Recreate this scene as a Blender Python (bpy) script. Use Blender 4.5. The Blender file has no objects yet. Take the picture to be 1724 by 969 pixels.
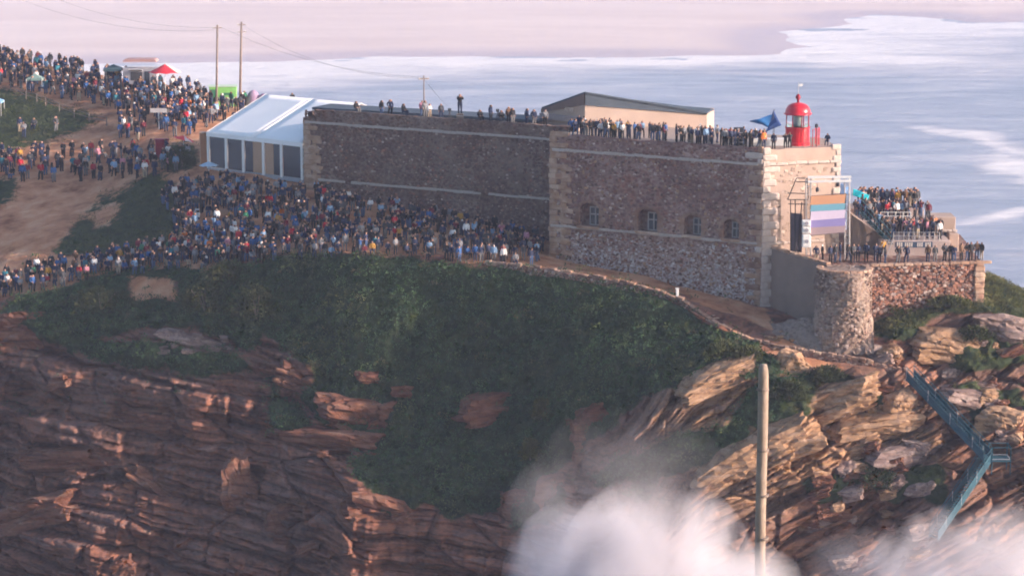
import bpy, bmesh, math, random
import numpy as np
from mathutils import Vector, Matrix, Quaternion
from mathutils.bvhtree import BVHTree

random.seed(11); RNG = np.random.default_rng(11)
scene = bpy.context.scene
COL = scene.collection

# ------------------------------------------------------------------ camera
FPX, CAMH = 4180.0, 74.0                       # focal length in pixels of a 1724 wide frame, camera height over the sea
PITCH = math.atan((484.5 + 290) / FPX)
cam = bpy.data.cameras.new('camera'); camo = bpy.data.objects.new('camera', cam); COL.objects.link(camo)
cam.sensor_width = 36.0; cam.lens = 36.0 * FPX / 1724.0
cam.clip_start = 1.0; cam.clip_end = 9000.0
camo.location = (0, 0, CAMH); camo.rotation_euler = (math.pi / 2 - PITCH, 0, 0)
scene.camera = camo

# ------------------------------------------------------------------ sky, sun, exposure
SUN_EL, SUN_AZ = math.radians(16.0), math.radians(-14.0)     # azimuth measured from +X towards +Y
sd = Vector((math.cos(SUN_AZ) * math.cos(SUN_EL), math.sin(SUN_AZ) * math.cos(SUN_EL), math.sin(SUN_EL)))
world = bpy.data.worlds.new('World'); scene.world = world; world.use_nodes = True
wn = world.node_tree.nodes; wl = world.node_tree.links
sky = wn.new('ShaderNodeTexSky'); sky.sky_type = 'NISHITA'; sky.sun_disc = False
sky.sun_elevation = SUN_EL; sky.sun_rotation = math.radians(90) - SUN_AZ
sky.air_density = 1.0; sky.dust_density = 2.0; sky.ozone_density = 1.5; sky.altitude = 60
wl.new(sky.outputs[0], wn['Background'].inputs[0]); wn['Background'].inputs[1].default_value = 0.145
sun = bpy.data.lights.new('sun', 'SUN'); suno = bpy.data.objects.new('sun', sun); COL.objects.link(suno)
sun.energy = 4.6; sun.angle = math.radians(0.6); sun.color = (1.0, 0.79, 0.67)
suno.rotation_euler = (-sd).to_track_quat('-Z', 'Y').to_euler(); suno.location = sd * 400
vs = scene.view_settings
vs.view_transform = 'Standard'; vs.look = 'None'; vs.gamma = 1.0; vs.exposure = 0.95; vs.use_curve_mapping = False
scene.cycles.use_denoising = True; scene.cycles.use_adaptive_sampling = True; scene.cycles.adaptive_threshold = 0.05; scene.cycles.adaptive_min_samples = 8
scene.cycles.max_bounces = 6; scene.cycles.diffuse_bounces = 2; scene.cycles.volume_bounces = 2; scene.cycles.volume_step_rate = 2.0
scene.cycles.transparent_max_bounces = 8
scene.cycles.filter_width = 1.9

# ------------------------------------------------------------------ calibration: a photo pixel at a real depth gives a place
CP, SP = math.cos(PITCH), math.sin(PITCH)
def ray(px, py):
    a, b = px - 862.0, 484.5 - py
    return Vector((a, FPX * CP + b * SP, -FPX * SP + b * CP))
def P(px, py, Y):
    d = ray(px, py); t = Y / d.y
    return Vector((d.x * t, Y, CAMH + d.z * t))
def proj(v):
    z = v[2] - CAMH; f = v[1] * CP - z * SP; u = v[1] * SP + z * CP
    return 862 + FPX * v[0] / f, 484.5 - FPX * u / f

# ------------------------------------------------------------------ numpy noise
def _hash(ix, iy, iz, seed=0):
    h = (ix.astype(np.int64) * 374761393 + iy.astype(np.int64) * 668265263 + iz.astype(np.int64) * 2147483647 + seed * 974634777) & 0xFFFFFFFF
    h = ((h ^ (h >> 13)) * 1274126177) & 0xFFFFFFFF
    h = ((h ^ (h >> 16)) * 2246822519) & 0xFFFFFFFF
    return ((h ^ (h >> 15)) & 0xFFFFFF) / float(0xFFFFFF)
def vnoise(x, y, z, seed=0):
    x0, y0, z0 = np.floor(x), np.floor(y), np.floor(z)
    fx, fy, fz = x - x0, y - y0, z - z0
    fx, fy, fz = [f * f * f * (f * (f * 6 - 15) + 10) for f in (fx, fy, fz)]
    r = 0
    for dx in (0, 1):
        for dy in (0, 1):
            for dz in (0, 1):
                w = (fx if dx else 1 - fx) * (fy if dy else 1 - fy) * (fz if dz else 1 - fz)
                r = r + w * _hash(x0 + dx, y0 + dy, z0 + dz, seed)
    return r * 2 - 1
def fbm(x, y, z, oct=4, seed=0, gain=0.5):
    r = 0; a = 1.0; s = 0
    for i in range(oct):
        r = r + a * vnoise(x, y, z, seed + i); s += a; a *= gain; x, y, z = x * 2.03, y * 2.03, z * 2.03
    return r / s
def cells(x, y, seed=0):
    """2D voronoi: (random value of the nearest cell, distance to border approx)"""
    x0, y0 = np.floor(x), np.floor(y)
    d1 = np.full(x.shape, 9.0); d2 = np.full(x.shape, 9.0); val = np.zeros(x.shape)
    for dx in (-1, 0, 1):
        for dy in (-1, 0, 1):
            cx, cy = x0 + dx, y0 + dy; o = np.zeros_like(cx)
            jx, jy = cx + _hash(cx, cy, o, seed), cy + _hash(cx, cy, o, seed + 1)
            d = np.hypot(jx - x, jy - y)
            v = _hash(cx, cy, o, seed + 2)
            near = d < d1
            d2 = np.where(near, d1, np.minimum(d2, d)); val = np.where(near, v, val); d1 = np.where(near, d, d1)
    return val, d2 - d1
def sstep(a, b, x):
    t = np.clip((x - a) / (b - a), 0, 1); return t * t * (3 - 2 * t)
def inpoly(px, py, poly):
    r = np.zeros(px.shape, bool); n = len(poly)
    for i in range(n):
        x1, y1 = poly[i]; x2, y2 = poly[(i + 1) % n]
        if y1 == y2: continue
        c = ((y1 > py) != (y2 > py)) & (px < (x2 - x1) * (py - y1) / (y2 - y1) + x1)
        r ^= c
    return r

# ------------------------------------------------------------------ materials
MATS = {}
def nt(name):
    m = bpy.data.materials.new(name); m.use_nodes = True
    MATS[name] = m
    return m, m.node_tree.nodes, m.node_tree.links, m.node_tree.nodes['Principled BSDF']
def rgb(c): return (c[0], c[1], c[2], 1.0)
def mat(name, c, rough=0.8, var=0.25, scale=3.0, bump=0.0, metal=0.0, emit=0.0, spec=0.3, coord='Object'):
    if name in MATS: return MATS[name]
    m, n, l, b = nt(name)
    b.inputs['Roughness'].default_value = rough; b.inputs['Metallic'].default_value = metal
    b.inputs['Specular IOR Level'].default_value = spec
    tc = n.new('ShaderNodeTexCoord'); no = n.new('ShaderNodeTexNoise')
    no.inputs['Scale'].default_value = scale; no.inputs['Detail'].default_value = 5
    l.new(tc.outputs[coord], no.inputs['Vector'])
    mx = n.new('ShaderNodeMix'); mx.data_type = 'RGBA'
    mx.inputs[6].default_value = rgb([v * (1 - var) for v in c]); mx.inputs[7].default_value = rgb([min(1, v * (1 + var)) for v in c])
    l.new(no.outputs['Fac'], mx.inputs[0]); l.new(mx.outputs[2], b.inputs['Base Color'])
    if bump:
        bp = n.new('ShaderNodeBump'); bp.inputs['Strength'].default_value = bump; bp.inputs['Distance'].default_value = 0.05
        l.new(no.outputs['Fac'], bp.inputs['Height']); l.new(bp.outputs[0], b.inputs['Normal'])
    if emit:
        l.new(mx.outputs[2], b.inputs['Emission Color']); b.inputs['Emission Strength'].default_value = emit
    return m
def mat_attr(name, rough=0.85, spec=0.2, transl=0.0, bump=0.0, var=0.2, scale=6.0):
    m, n, l, b = nt(name)
    at = n.new('ShaderNodeAttribute'); at.attribute_name = 'Col'
    tc = n.new('ShaderNodeTexCoord'); no = n.new('ShaderNodeTexNoise'); no.inputs['Scale'].default_value = scale; no.inputs['Detail'].default_value = 4
    l.new(tc.outputs['Object'], no.inputs['Vector'])
    mr = n.new('ShaderNodeMapRange'); mr.inputs[3].default_value = 1 - var; mr.inputs[4].default_value = 1 + var
    mr.inputs[1].default_value = 0.3; mr.inputs[2].default_value = 0.7
    l.new(no.outputs['Fac'], mr.inputs[0])
    mx = n.new('ShaderNodeVectorMath'); mx.operation = 'MULTIPLY'
    l.new(at.outputs['Color'], mx.inputs[0]); l.new(mr.outputs[0], mx.inputs[1])
    l.new(mx.outputs[0], b.inputs['Base Color'])
    b.inputs['Roughness'].default_value = rough; b.inputs['Specular IOR Level'].default_value = spec
    if bump:
        bp = n.new('ShaderNodeBump'); bp.inputs['Strength'].default_value = bump; bp.inputs['Distance'].default_value = 0.04
        l.new(no.outputs['Fac'], bp.inputs['Height']); l.new(bp.outputs[0], b.inputs['Normal'])
    return m

def ramp(n, stops):
    r = n.new('ShaderNodeValToRGB'); e = r.color_ramp.elements
    while len(e) > 1: e.remove(e[-1])
    e[0].position, e[0].color = stops[0][0], rgb(stops[0][1])
    for p_, c_ in stops[1:]:
        x = e.new(p_); x.color = rgb(c_)
    return r
def mixrgb(n, l, fac, a, b):
    m = n.new('ShaderNodeMix'); m.data_type = 'RGBA'
    for s_, v in ((0, fac), (6, a), (7, b)):
        if hasattr(v, 'links'): l.new(v, m.inputs[s_])
        elif isinstance(v, (tuple, list)): m.inputs[s_].default_value = rgb(v)
        else: m.inputs[s_].default_value = v
    return m.outputs[2]
def noise(n, l, vec, scale, detail=5, rough=0.6, dist=0.0):
    x = n.new('ShaderNodeTexNoise'); x.inputs['Scale'].default_value = scale; x.inputs['Detail'].default_value = detail
    x.inputs['Roughness'].default_value = rough; x.inputs['Distortion'].default_value = dist
    l.new(vec, x.inputs['Vector']); return x.outputs['Fac']
def mapping(n, l, vec, scale=(1, 1, 1), rot=(0, 0, 0)):
    m = n.new('ShaderNodeMapping'); m.inputs['Scale'].default_value = scale; m.inputs['Rotation'].default_value = rot
    l.new(vec, m.inputs['Vector']); return m.outputs[0]
def math_(n, l, op, a, b=0.0):
    m = n.new('ShaderNodeMath'); m.operation = op
    for i, v in enumerate((a, b)):
        if hasattr(v, 'links'): l.new(v, m.inputs[i])
        else: m.inputs[i].default_value = v
    return m.outputs[0]
def maprange(n, l, v, a, b, c=0.0, d=1.0):
    m = n.new('ShaderNodeMapRange'); l.new(v, m.inputs[0])
    for i, q in zip((1, 2, 3, 4), (a, b, c, d)): m.inputs[i].default_value = q
    return m.outputs[0]

# headland: rock, soil and plant cover mixed by vertex masks of what grows and lies there
def make_headland_mat():
    m, n, l, b = nt('headland_rock_and_soil')
    g = n.new('ShaderNodeNewGeometry').outputs['Position']
    def attr(a):
        x = n.new('ShaderNodeAttribute'); x.attribute_name = a; return x.outputs['Fac']
    strata = noise(n, l, mapping(n, l, g, (0.10, 0.10, 1.3), (0, math.radians(8), 0)), 1.0, 6, 0.65, 0.6)
    strata2 = noise(n, l, mapping(n, l, g, (0.15, 0.15, 1.5), (0, math.radians(-24), 0)), 1.0, 6, 0.65, 0.5)
    big = noise(n, l, g, 0.12, 4)
    fine = noise(n, l, g, 1.6, 6, 0.7)
    red = ramp(n, [(0.28, (0.05, 0.034, 0.032)), (0.42, (0.14, 0.068, 0.052)), (0.52, (0.27, 0.118, 0.078)), (0.60, (0.175, 0.10, 0.088)), (0.72, (0.35, 0.215, 0.165))])
    l.new(strata, red.inputs[0])
    och = ramp(n, [(0.26, (0.07, 0.042, 0.038)), (0.40, (0.22, 0.115, 0.07)), (0.50, (0.38, 0.225, 0.125)), (0.60, (0.28, 0.175, 0.14)), (0.74, (0.50, 0.36, 0.27))])
    l.new(strata2, och.inputs[0])
    rock = mixrgb(n, l, attr('ochre'), red.outputs[0], och.outputs[0])
    grey = mixrgb(n, l, maprange(n, l, big, 0.48, 0.62), rock, (0.17, 0.125, 0.115))
    rock = mixrgb(n, l, 0.45, rock, grey)
    rock = mixrgb(n, l, maprange(n, l, fine, 0.36, 0.52, 0.6, 0.0), rock, (0.06, 0.04, 0.035))
    soil = ramp(n, [(0.3, (0.20, 0.08, 0.045)), (0.5, (0.46, 0.215, 0.12)), (0.7, (0.58, 0.345, 0.22))])
    l.new(noise(n, l, g, 0.35, 6, 0.65), soil.inputs[0])
    green = ramp(n, [(0.3, (0.018, 0.026, 0.016)), (0.5, (0.032, 0.048, 0.024)), (0.7, (0.06, 0.07, 0.032))])
    l.new(noise(n, l, g, 0.9, 5, 0.6), green.inputs[0])
    ed = math_(n, l, 'MULTIPLY', math_(n, l, 'SUBTRACT', noise(n, l, g, 0.8, 6, 0.7), 0.5), 1.5)
    c = mixrgb(n, l, maprange(n, l, math_(n, l, 'ADD', attr('dirt'), ed), 0.38, 0.66), rock, soil.outputs[0])
    c = mixrgb(n, l, maprange(n, l, math_(n, l, 'ADD', attr('veg'), ed), 0.36, 0.62), c, green.outputs[0])
    l.new(c, b.inputs['Base Color']); b.inputs['Roughness'].default_value = 0.95; b.inputs['Specular IOR Level'].default_value = 0.1
    bp = n.new('ShaderNodeBump'); bp.inputs['Strength'].default_value = 0.7; bp.inputs['Distance'].default_value = 0.25
    l.new(math_(n, l, 'ADD', strata, math_(n, l, 'MULTIPLY', fine, 0.8)), bp.inputs['Height']); l.new(bp.outputs[0], b.inputs['Normal'])
    return m
M_LAND = make_headland_mat()

def make_rock_mat(name, stops, rot):
    m, n, l, b = nt(name)
    g = n.new('ShaderNodeNewGeometry').outputs['Position']
    st = noise(n, l, mapping(n, l, g, (0.25, 0.25, 2.2), (0, math.radians(rot), 0)), 1.0, 6, 0.65, 0.5)
    fine = noise(n, l, g, 2.2, 6, 0.7)
    r = ramp(n, stops); l.new(st, r.inputs[0])
    c = mixrgb(n, l, maprange(n, l, fine, 0.38, 0.52, 0.5, 0.0), r.outputs[0], (0.07, 0.045, 0.04))
    l.new(c, b.inputs['Base Color']); b.inputs['Roughness'].default_value = 0.95; b.inputs['Specular IOR Level'].default_value = 0.1
    bp = n.new('ShaderNodeBump'); bp.inputs['Strength'].default_value = 0.8; bp.inputs['Distance'].default_value = 0.12
    l.new(math_(n, l, 'ADD', st, fine), bp.inputs['Height']); l.new(bp.outputs[0], b.inputs['Normal'])
    return m
M_RED = make_rock_mat('red_sandstone', [(0.3, (0.06, 0.035, 0.03)), (0.45, (0.165, 0.068, 0.045)), (0.6, (0.21, 0.105, 0.072)), (0.75, (0.27, 0.175, 0.14))], 8)
M_OCH = make_rock_mat('ochre_limestone', [(0.3, (0.13, 0.075, 0.055)), (0.45, (0.32, 0.19, 0.11)), (0.6, (0.40, 0.26, 0.175)), (0.75, (0.50, 0.39, 0.31))], -24)
M_GREYROCK = make_rock_mat('grey_limestone', [(0.3, (0.13, 0.09, 0.085)), (0.5, (0.27, 0.19, 0.17)), (0.7, (0.42, 0.33, 0.29))], -10)

def make_masonry(name, base, pale, dark, pale_amt=0.5, scale=2.6, white_z=None):
    """rubble masonry between the built stones: mortar, chips, lichen and old limewash"""
    m, n, l, b = nt(name)
    g = n.new('ShaderNodeNewGeometry').outputs['Position']
    v = n.new('ShaderNodeTexVoronoi'); v.inputs['Scale'].default_value = scale; v.inputs['Randomness'].default_value = 1.0
    l.new(mapping(n, l, g, (1, 1, 1.35)), v.inputs['Vector'])
    cell = n.new('ShaderNodeSeparateColor'); l.new(v.outputs['Color'], cell.inputs[0])
    big = noise(n, l, g, 0.30, 5, 0.6); fine = noise(n, l, g, 5.0, 4, 0.65)
    c = mixrgb(n, l, cell.outputs[0], dark, base)
    c = mixrgb(n, l, maprange(n, l, cell.outputs[1], 1 - pale_amt * 0.5, 1.0, 0.0, 0.9), c, pale)
    edge = maprange(n, l, v.outputs['Distance'], 0.42, 0.62)
    c = mixrgb(n, l, math_(n, l, 'MULTIPLY', edge, 0.45), c, pale)
    c = mixrgb(n, l, maprange(n, l, big, 0.40, 0.62, 0.55, 0.0), c, dark)
    patch = noise(n, l, mapping(n, l, g, (1, 1, .8)), 0.22, 4, 0.6, .5); streak = noise(n, l, mapping(n, l, g, (1.1, 1.1, .12)), 1.0, 4, 0.6)
    c = mixrgb(n, l, math_(n, l, 'MULTIPLY', maprange(n, l, patch, 0.50, 0.66), 0.42), c, [v * .92 for v in pale])
    c = mixrgb(n, l, maprange(n, l, streak, 0.54, 0.70, 0.0, 0.5), c, dark)
    c = mixrgb(n, l, maprange(n, l, noise(n, l, g, 0.5, 4, 0.6), 0.56, 0.70, 0.0, 0.45), c, (base[0] * 1.25, base[1] * .95, base[2] * .75))
    if white_z is not None:
        z0, z1 = white_z
        sx = n.new('ShaderNodeSeparateXYZ'); l.new(g, sx.inputs[0])
        zz = math_(n, l, 'ADD', sx.outputs[2], math_(n, l, 'MULTIPLY', math_(n, l, 'SUBTRACT', big, 0.5), 7.0))
        w = math_(n, l, 'MULTIPLY', maprange(n, l, zz, z1, z0), maprange(n, l, fine, 0.42, 0.56))
        c = mixrgb(n, l, math_(n, l, 'MULTIPLY', w, 0.75), c, (0.50, 0.46, 0.46))
    l.new(c, b.inputs['Base Color']); b.inputs['Roughness'].default_value = 0.95; b.inputs['Specular IOR Level'].default_value = 0.1
    bp = n.new('ShaderNodeBump'); bp.inputs['Strength'].default_value = 0.9; bp.inputs['Distance'].default_value = 0.10
    l.new(math_(n, l, 'SUBTRACT', math_(n, l, 'MULTIPLY', fine, 0.5), v.outputs['Distance']), bp.inputs['Height']); l.new(bp.outputs[0], b.inputs['Normal'])
    return m
M_WALL = make_masonry('rubble_masonry', (0.275, 0.155, 0.138), (0.42, 0.31, 0.28), (0.14, 0.078, 0.074), 0.35, 2.6, (33.0, 38.0))
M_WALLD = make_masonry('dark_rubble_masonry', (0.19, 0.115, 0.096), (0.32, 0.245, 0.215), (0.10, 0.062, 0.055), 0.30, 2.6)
M_TERR = make_masonry('red_terrace_masonry', (0.24, 0.11, 0.085), (0.45, 0.34, 0.28), (0.11, 0.055, 0.05), 0.4, 2.2)
M_TOWER = make_masonry('pale_tower_masonry', (0.27, 0.195, 0.16), (0.42, 0.34, 0.29), (0.14, 0.095, 0.08), 0.4, 3.2)
M_PLASTER = mat('weathered_pink_plaster', (0.42, 0.315, 0.265), 0.9, 0.22, 0.9, 0.5)
M_RENDER = mat('cream_render', (0.44, 0.335, 0.285), 0.9, 0.15, 0.6, 0.2)
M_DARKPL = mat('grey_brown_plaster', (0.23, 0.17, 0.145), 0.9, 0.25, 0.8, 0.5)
M_QUOIN = make_masonry('ochre_quoin_stone', (0.42, 0.27, 0.185), (0.55, 0.42, 0.33), (0.27, 0.16, 0.12), 0.4, 1.2)
M_QUOINB = make_masonry('brown_quoin_stone', (0.28, 0.17, 0.13), (0.40, 0.29, 0.235), (0.17, 0.10, 0.08), 0.4, 1.2)
M_QUOINW = mat('limewashed_quoin_stone', (0.50, 0.41, 0.37), 0.9, 0.35, 1.6, 0.5)
M_STRING = mat('pale_string_course_stone', (0.42, 0.36, 0.33), 0.9, 0.35, 1.5, 0.5)
M_STONES = mat_attr('rubble_stone_faces', 0.95, 0.1, bump=0.6, var=0.3)
M_PAVE = mat('roof_paving', (0.36, 0.28, 0.24), 0.9, 0.25, 0.8)
M_WHITE = mat('white_paint', (0.75, 0.74, 0.74), 0.5, 0.06, 2.0)
M_CANVAS = mat('white_tent_canvas', (0.86, 0.85, 0.87), 0.55, 0.06, 0.35, 0.2)
M_RED_P = mat('red_lighthouse_paint', (0.62, 0.018, 0.035), 0.3, 0.12, 2.0, spec=0.5)
M_DKRED = mat('dark_red_metal', (0.28, 0.01, 0.03), 0.4, 0.1, 2.0)
M_STEEL = mat('grey_truss_metal', (0.42, 0.41, 0.43), 0.45, 0.15, 4.0, metal=0.5)
M_DKMETAL = mat('dark_metal', (0.05, 0.05, 0.06), 0.5, 0.2, 4.0)
M_BLUESTEEL = mat('blue_painted_steel', (0.024, 0.085, 0.12), 0.65, 0.45, 1.2)
M_WOOD = mat('weathered_wood', (0.21, 0.165, 0.145), 0.85, 0.35, 3.0, 0.5)
M_POST = mat('pale_timber_post', (0.29, 0.225, 0.185), 0.85, 0.45, 2.5, 0.8)
M_ROOFD = mat('dark_slate_roof', (0.06, 0.08, 0.11), 0.7, 0.25, 1.5)
M_CLAD = mat('brown_board_cladding', (0.17, 0.12, 0.11), 0.85, 0.25, 1.2, 0.3)
M_DKPANEL = mat('dark_window_film', (0.035, 0.045, 0.065), 0.25, 0.15, 0.8, spec=0.5)
M_TAN = mat('tan_door_panel', (0.42, 0.27, 0.19), 0.7, 0.2, 0.8)
M_BROWN = mat('brown_board', (0.34, 0.165, 0.09), 0.8, 0.25, 1.0)
M_WIRE = mat('black_cable', (0.05, 0.05, 0.055), 0.6, 0.1)
def glassm():
    m, n, l, b = nt('lantern_glass')
    b.inputs['Base Color'].default_value = (0.85, 0.9, 0.92, 1); b.inputs['Roughness'].default_value = 0.03
    b.inputs['Transmission Weight'].default_value = 1.0; b.inputs['IOR'].default_value = 1.08
    return m
M_GLASS = glassm()

# ------------------------------------------------------------------ object helpers
def tag(o, label=None, cat=None, group=None, kind=None):
    if label: o['label'] = label
    if cat: o['category'] = cat
    if group: o['group'] = group
    if kind: o['kind'] = kind
    return o
BASE = {}
def empty(name, loc, label, cat, group=None):
    o = bpy.data.objects.new(name, None); COL.objects.link(o); o.location = loc; o.empty_display_size = 0.3
    BASE[o.name] = Vector(loc); return tag(o, label, cat, group)
def link(name, me, parent=None, loc=None):
    o = bpy.data.objects.new(name, me); COL.objects.link(o)
    if parent is not None:
        o.parent = parent; BASE[o.name] = BASE.get(parent.name, Vector())
    if loc is not None: o.location = loc
    return o
class MB:
    def __init__(s): s.v = []; s.f = []; s.c = []; s.smooth = False
    def add(s, vs_, fs, col=None):
        o = len(s.v); s.v += [tuple(x) for x in vs_]; s.f += [tuple(i + o for i in f) for f in fs]
        if col is not None: s.c += [col] * len(fs)
        return s
    def quad(s, a, b, c, d): return s.add([a, b, c, d], [(0, 1, 2, 3)])
    def poly(s, pts): return s.add(pts, [tuple(range(len(pts)))])
    def obox(s, c, ax, ay, az, col=None):
        """box from centre and three half-axis vectors"""
        c = Vector(c); p = []
        for k in (-1, 1):
            for j in (-1, 1):
                for i in (-1, 1): p.append(c + ax * i + ay * j + az * k)
        return s.add(p, [(0, 2, 3, 1), (4, 5, 7, 6), (0, 1, 5, 4), (2, 6, 7, 3), (0, 4, 6, 2), (1, 3, 7, 5)], col)
    def box(s, x0, x1, y0, y1, z0, z1, col=None):
        return s.obox(((x0 + x1) / 2, (y0 + y1) / 2, (z0 + z1) / 2), Vector(((x1 - x0) / 2, 0, 0)), Vector((0, (y1 - y0) / 2, 0)), Vector((0, 0, (z1 - z0) / 2)), col)
    def prism(s, poly, z0, z1, z1f=None):
        n = len(poly); b = [(p[0], p[1], z0) for p in poly]; t = [(p[0], p[1], z1 if z1f is None else z1f(p)) for p in poly]
        return s.add(b + t, [tuple(range(n - 1, -1, -1)), tuple(range(n, 2 * n))] + [(i, (i + 1) % n, n + (i + 1) % n, n + i) for i in range(n)])
    def slab(s, pts, off):
        """closed plate: polygon pts thickened by vector off"""
        n = len(pts); off = Vector(off); a = [Vector(p) for p in pts]; b = [p + off for p in a]
        return s.add(a + b, [tuple(range(n)), tuple(range(2 * n - 1, n - 1, -1))] + [((i + 1) % n, i, n + i, n + (i + 1) % n) for i in range(n)])
    def tube(s, p0, p1, r0, r1=None, n=8):
        p0, p1 = Vector(p0), Vector(p1); r1 = r0 if r1 is None else r1
        d = (p1 - p0).normalized(); a = d.orthogonal().normalized(); b = d.cross(a)
        ring = [a * math.cos(2 * math.pi * i / n) + b * math.sin(2 * math.pi * i / n) for i in range(n)]
        vs_ = [p0 + q * r0 for q in ring] + [p1 + q * r1 for q in ring]
        return s.add(vs_, [(i, (i + 1) % n, n + (i + 1) % n, n + i) for i in range(n)] + [tuple(range(n - 1, -1, -1)), tuple(range(n, 2 * n))])
    def lathe(s, c, prof, n=24):
        c = Vector(c); vs_ = []
        for r, z in prof:
            vs_ += [c + Vector((r * math.cos(2 * math.pi * i / n), r * math.sin(2 * math.pi * i / n), z)) for i in range(n)]
        fs = []
        for k in range(len(prof) - 1):
            fs += [(k * n + i, k * n + (i + 1) % n, (k + 1) * n + (i + 1) % n, (k + 1) * n + i) for i in range(n)]
        fs += [tuple(range(n - 1, -1, -1)), tuple(range((len(prof) - 1) * n, len(prof) * n))]
        return s.add(vs_, fs)
    def mesh(s, name, m, base=Vector((0, 0, 0)), smooth=False):
        me = bpy.data.meshes.new(name)
        me.from_pydata([(v[0] - base[0], v[1] - base[1], v[2] - base[2]) for v in s.v], [], s.f); me.update()
        if s.c:
            at = me.color_attributes.new('Col', 'FLOAT_COLOR', 'CORNER'); cs = []
            for f, c in zip(s.f, s.c): cs += [c[0], c[1], c[2], 1.0] * len(f)
            at.data.foreach_set('color', cs)
        if m: me.materials.append(m)
        if smooth: me.polygons.foreach_set('use_smooth', [True] * len(me.polygons))
        return me
    def build(s, name, m, parent=None, loc=None, smooth=False, bevel=0.0):
        base = BASE.get(parent.name, Vector()) if parent is not None else Vector(loc if loc is not None else (0, 0, 0))
        o = link(name, s.mesh(name, m, base, smooth), parent, None if parent is not None else base)
        if bevel:
            b = o.modifiers.new('bevel', 'BEVEL'); b.width = bevel; b.segments = 1; b.limit_method = 'ANGLE'
        return o
def copy_tree(o, parent=None):
    c = o.copy(); COL.objects.link(c); c.parent = parent
    for ch in o.children: copy_tree(ch, c)
    return c

# stone meshes shared by quoins, copings, string courses and boulders
def stone_mesh(name, seed, m, amp=0.06, cuts=1, bev=0.12):
    r = random.Random(seed); bm = bmesh.new(); bmesh.ops.create_cube(bm, size=1.0)
    bmesh.ops.bevel(bm, geom=list(bm.edges), offset=bev, segments=1, affect='EDGES')
    for v in bm.verts: v.co += Vector((r.uniform(-amp, amp), r.uniform(-amp, amp), r.uniform(-amp, amp)))
    me = bpy.data.meshes.new(name); bm.to_mesh(me); bm.free(); me.materials.append(m); return me
QST = [stone_mesh('quoin_stone', i, M_QUOIN) for i in range(4)]
QSTW = [stone_mesh('quoin_stone', i + 9, M_QUOINW) for i in range(4)]
QSB = [stone_mesh('brown_stone', i + 40, M_QUOINB) for i in range(4)]
SST = [stone_mesh('string_stone', i + 20, M_STRING, 0.04, 1, 0.08) for i in range(4)]
def stone(name, meshes, parent, c, ax, ay, az, rnd=random):
    """a shared stone mesh stretched to three full-size axis vectors"""
    o = link(name, rnd.choice(meshes), parent)
    mtx = Matrix((ax, ay, az)).transposed().to_4x4(); mtx.translation = Vector(c) - BASE.get(parent.name, Vector())
    o.matrix_local = mtx; return o
Z = Vector((0, 0, 1))

# ================================================================== the headland
# columns across the headland: waypoints (photo row, depth) from the foot of the cliff to the skyline
COLS = {
 -260: [(1090,226),(830,237),(610,244),(540,249),(450,262),(290,288),(40,335)],
 0: [(1080,217),(810,228),(548,236),(496,241),(420,253),(290,278),(78,322)],
 150: [(1080,213),(815,224),(570,233),(468,240),(400,252),(285,277),(107,315)],
 300: [(1080,209),(815,220),(592,229),(464,235.5),(400,243.5),(288,262),(132,309)],
 450: [(1080,206),(830,216.5),(640,225),(447,231),(380,240),(302,254),(166,304)],
 600:  [(1080,202),(840,212),(720,219),(430,227),(385,236),(350,242),(235,290)],
 750:  [(1080,204),(850,213),(740,218),(440,225),(405,232),(378,238),(262,276)],
 850:  [(1080,205),(850,212),(710,217),(448,223),(425,229),(405,234),(285,270)],
 930:  [(1080,204),(850,209),(690,214),(463,221),(446,226),(436,230.5),(305,262)],
 1050: [(1080,201),(860,205.5),(670,210.5),(486,218.6),(472,222),(462,226),(350,255)],
 1140: [(1080,199.5),(850,204),(655,209),(512,216),(500,218.5),(482,223),(380,250)],
 1220: [(1080,198.5),(830,203),(645,208),(560,213.2),(535,216),(505,220.5),(400,247)],
 1300: [(1080,198),(810,203),(640,207.5),(588,211.5),(555,215),(520,219.5),(420,245)],
 1450: [(1080,197.5),(800,203.5),(665,207.5),(615,209.6),(590,212),(550,216),(447,238)],
 1530: [(1080,198),(800,204),(680,207.5),(638,209.3),(570,213),(520,216),(447,234)],
 1660: [(1080,198),(800,205),(690,208),(620,211),(548,214.5),(508,217),(446,230)],
 1724: [(1080,198),(800,205),(690,208),(622,211),(556,214.5),(522,217),(492,223)],
 1960: [(1080,198),(830,205),(730,208),(680,211),(640,214.5),(610,217),(590,222)],
}
VL = [10, 130, 90, 92, 44, 50, 58, 8, 12]        # rows between levels
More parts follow.
